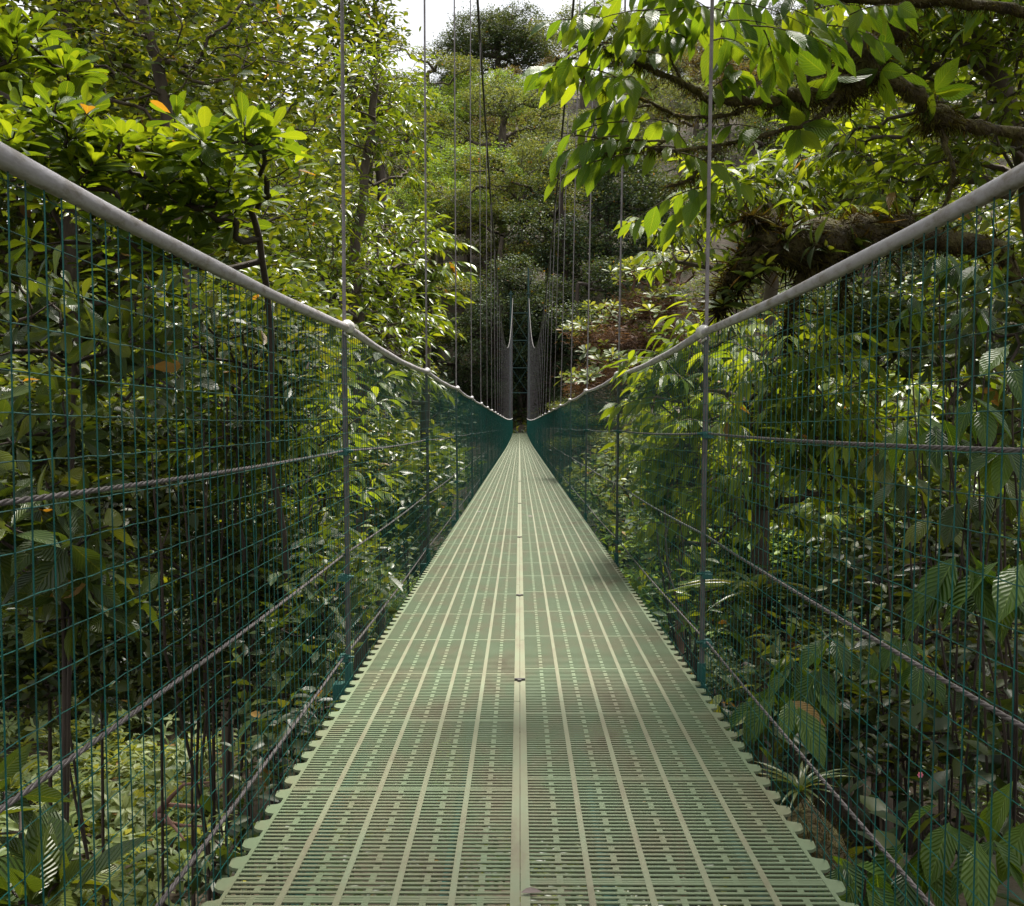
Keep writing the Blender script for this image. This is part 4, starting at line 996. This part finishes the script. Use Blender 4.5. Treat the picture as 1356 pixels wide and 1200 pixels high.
# dim shrubs behind the fern clearing
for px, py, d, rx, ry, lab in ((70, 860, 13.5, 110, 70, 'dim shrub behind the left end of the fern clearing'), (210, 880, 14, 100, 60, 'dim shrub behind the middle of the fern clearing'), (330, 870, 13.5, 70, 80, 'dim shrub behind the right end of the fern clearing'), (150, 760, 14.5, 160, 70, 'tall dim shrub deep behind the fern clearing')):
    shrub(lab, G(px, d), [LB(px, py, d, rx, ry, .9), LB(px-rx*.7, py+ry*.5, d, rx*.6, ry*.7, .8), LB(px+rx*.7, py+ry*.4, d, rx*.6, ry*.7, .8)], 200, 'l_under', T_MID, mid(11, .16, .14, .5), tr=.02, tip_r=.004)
def fallen(label, base, ends):
    t = thing('fallen_branch', label, 'branch', base); mb = MB(); base = np.asarray(base)
    for e in ends:
        e = np.asarray(e)-base; q = np.array([0*e, e*.35+rng.normal(size=3)*.06, e*.7+rng.normal(size=3)*.06, e]); mb.tube(q, [.022, .018, .013, .006], 6)
    mb.build('wood', M['barkred'], t, True)
fallen('pale broken branch lying at the edge of the fern clearing', P(200, 1085, 8.2), [P(275, 1065, 8.0), P(280, 1040, 8.0), P(265, 1100, 7.8), P(240, 1120, 7.7)])

for px, py, label, L in ((635, 679, 'small dark dead leaf lying on the left half of the deck', .05), (703, 685, 'thin dead leaf lying just right of the centre strip', .06), (705, 1193, 'purplish dead leaf on the centre strip at the bottom edge of the picture', .04)):
    d = F*CAMZ/(py-HY); c = P(px, py, d)
    lv = Leaves(); lv.add(np.array([[-L/2, 0, .004]]), np.array([[1, .25, .06]]), np.array([[.1, -.25, 1.]]), L, L*.8, rng.uniform(.3, .9))
    o = lv.build('fallen_leaf', M['l_dead'], None, T_BIG); o.location = (c[0], c[1], .002); tag(o, label, 'leaf', 'dead leaves on the deck')

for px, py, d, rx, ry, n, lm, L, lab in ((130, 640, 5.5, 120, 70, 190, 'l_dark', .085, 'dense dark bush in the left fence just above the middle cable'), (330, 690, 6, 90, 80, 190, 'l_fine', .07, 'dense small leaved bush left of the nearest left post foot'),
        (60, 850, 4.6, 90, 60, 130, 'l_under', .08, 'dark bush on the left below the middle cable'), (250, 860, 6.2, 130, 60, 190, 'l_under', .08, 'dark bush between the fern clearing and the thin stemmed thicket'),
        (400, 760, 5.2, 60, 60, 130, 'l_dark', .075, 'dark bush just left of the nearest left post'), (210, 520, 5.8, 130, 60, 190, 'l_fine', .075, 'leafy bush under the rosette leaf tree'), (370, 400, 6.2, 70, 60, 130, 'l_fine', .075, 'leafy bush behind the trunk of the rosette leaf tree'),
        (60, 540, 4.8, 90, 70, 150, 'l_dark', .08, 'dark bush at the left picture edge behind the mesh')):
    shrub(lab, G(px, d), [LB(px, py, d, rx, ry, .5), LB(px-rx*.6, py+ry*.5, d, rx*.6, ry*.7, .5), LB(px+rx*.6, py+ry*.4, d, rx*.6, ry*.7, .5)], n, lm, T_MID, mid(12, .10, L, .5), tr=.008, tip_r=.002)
for px, py, d, rx, ry, n, lab in ((1250, 720, 5, 110, 70, 170, 'dense dark bush behind the big ribbed leaves on the right'), (1100, 900, 3.9, 80, 50, 110, 'dark bush between the two lower right side cables'), (1160, 430, 6, 100, 50, 150, 'dense bush under the mossy snag behind the right mesh')):
    shrub(lab, G(px, d), [LB(px, py, d, rx, ry, .4), LB(px-rx*.6, py+ry*.5, d, rx*.6, ry*.7, .4), LB(px+rx*.6, py+ry*.4, d, rx*.6, ry*.7, .4)], n, 'l_dark', T_LANCE, mid(11, .10, .09, .5), tr=.008, tip_r=.002)
SUN_E, SUN_A, SKY_S, EXPO = 5, 14, .068, 1.1
# ================================================================== LIGHT, SKY, CAMERA
el, az = math.radians(63), math.radians(22)        # sun high, ahead and to the right
sd = np.array([math.sin(az)*math.cos(el), math.cos(az)*math.cos(el), math.sin(el)])
sun = bpy.data.lights.new('sun', 'SUN'); sun.energy = SUN_E; sun.angle = math.radians(SUN_A); sun.color = (1, .95, .86)
so = bpy.data.objects.new('sun', sun); COL.objects.link(so)
so.rotation_euler = Vector(-sd).to_track_quat('-Z', 'Y').to_euler()
w = bpy.data.worlds.new('World'); S.world = w; w.use_nodes = True
nt = w.node_tree; nd = nt.nodes; lk = nt.links; nd.clear()
sky = nd.new('ShaderNodeTexSky'); sky.sky_type = 'NISHITA'; sky.sun_disc = False; sky.sun_elevation = el; sky.sun_rotation = az
sky.dust_density = 3.0; sky.air_density = 1.0
# thin bright overcast drifting over the blue
tc = nd.new('ShaderNodeTexCoord'); nz = nd.new('ShaderNodeTexNoise'); nz.inputs['Scale'].default_value = 2.2; nz.inputs['Detail'].default_value = 5
lk.new(tc.outputs['Generated'], nz.inputs['Vector'])
rp = ramp(nd, [(.30, (.55,)*3), (.55, (1,)*3)]); lk.new(nz.outputs['Fac'], rp.inputs[0])
mx = nd.new('ShaderNodeMix'); mx.data_type = 'RGBA'; lk.new(rp.outputs[0], mx.inputs['Factor']); lk.new(sky.outputs[0], mx.inputs['A']); mx.inputs['B'].default_value = (8.6, 8.7, 9.0, 1)
bg = nd.new('ShaderNodeBackground'); bg.inputs['Strength'].default_value = SKY_S; lk.new(mx.outputs['Result'], bg.inputs['Color'])
ow = nd.new('ShaderNodeOutputWorld'); lk.new(bg.outputs[0], ow.inputs[0])
cam = bpy.data.cameras.new('camera'); co = bpy.data.objects.new('camera', cam); COL.objects.link(co)
cam.sensor_width = 36; cam.sensor_fit = 'HORIZONTAL'; cam.lens = 36*F/1356; cam.clip_start = .05; cam.clip_end = 3000
co.location = (0, 0, CAMZ); co.rotation_euler = (math.radians(90-1.39), 0, math.radians(.41))
S.camera = co
S.view_settings.view_transform = 'Standard'; S.view_settings.look = 'None'; S.view_settings.exposure = EXPO; S.view_settings.gamma = 1
c = S.cycles
c.max_bounces = 5; c.diffuse_bounces = 3; c.glossy_bounces = 2; c.transmission_bounces = 4; c.transparent_max_bounces = 4
c.caustics_reflective = False; c.caustics_refractive = False; c.sample_clamp_indirect = 6
c.use_denoising = True
try:
    c.denoiser = 'OPENIMAGEDENOISE'; c.denoising_input_passes = 'RGB_ALBEDO_NORMAL'; c.denoising_prefilter = 'ACCURATE'
except Exception: pass
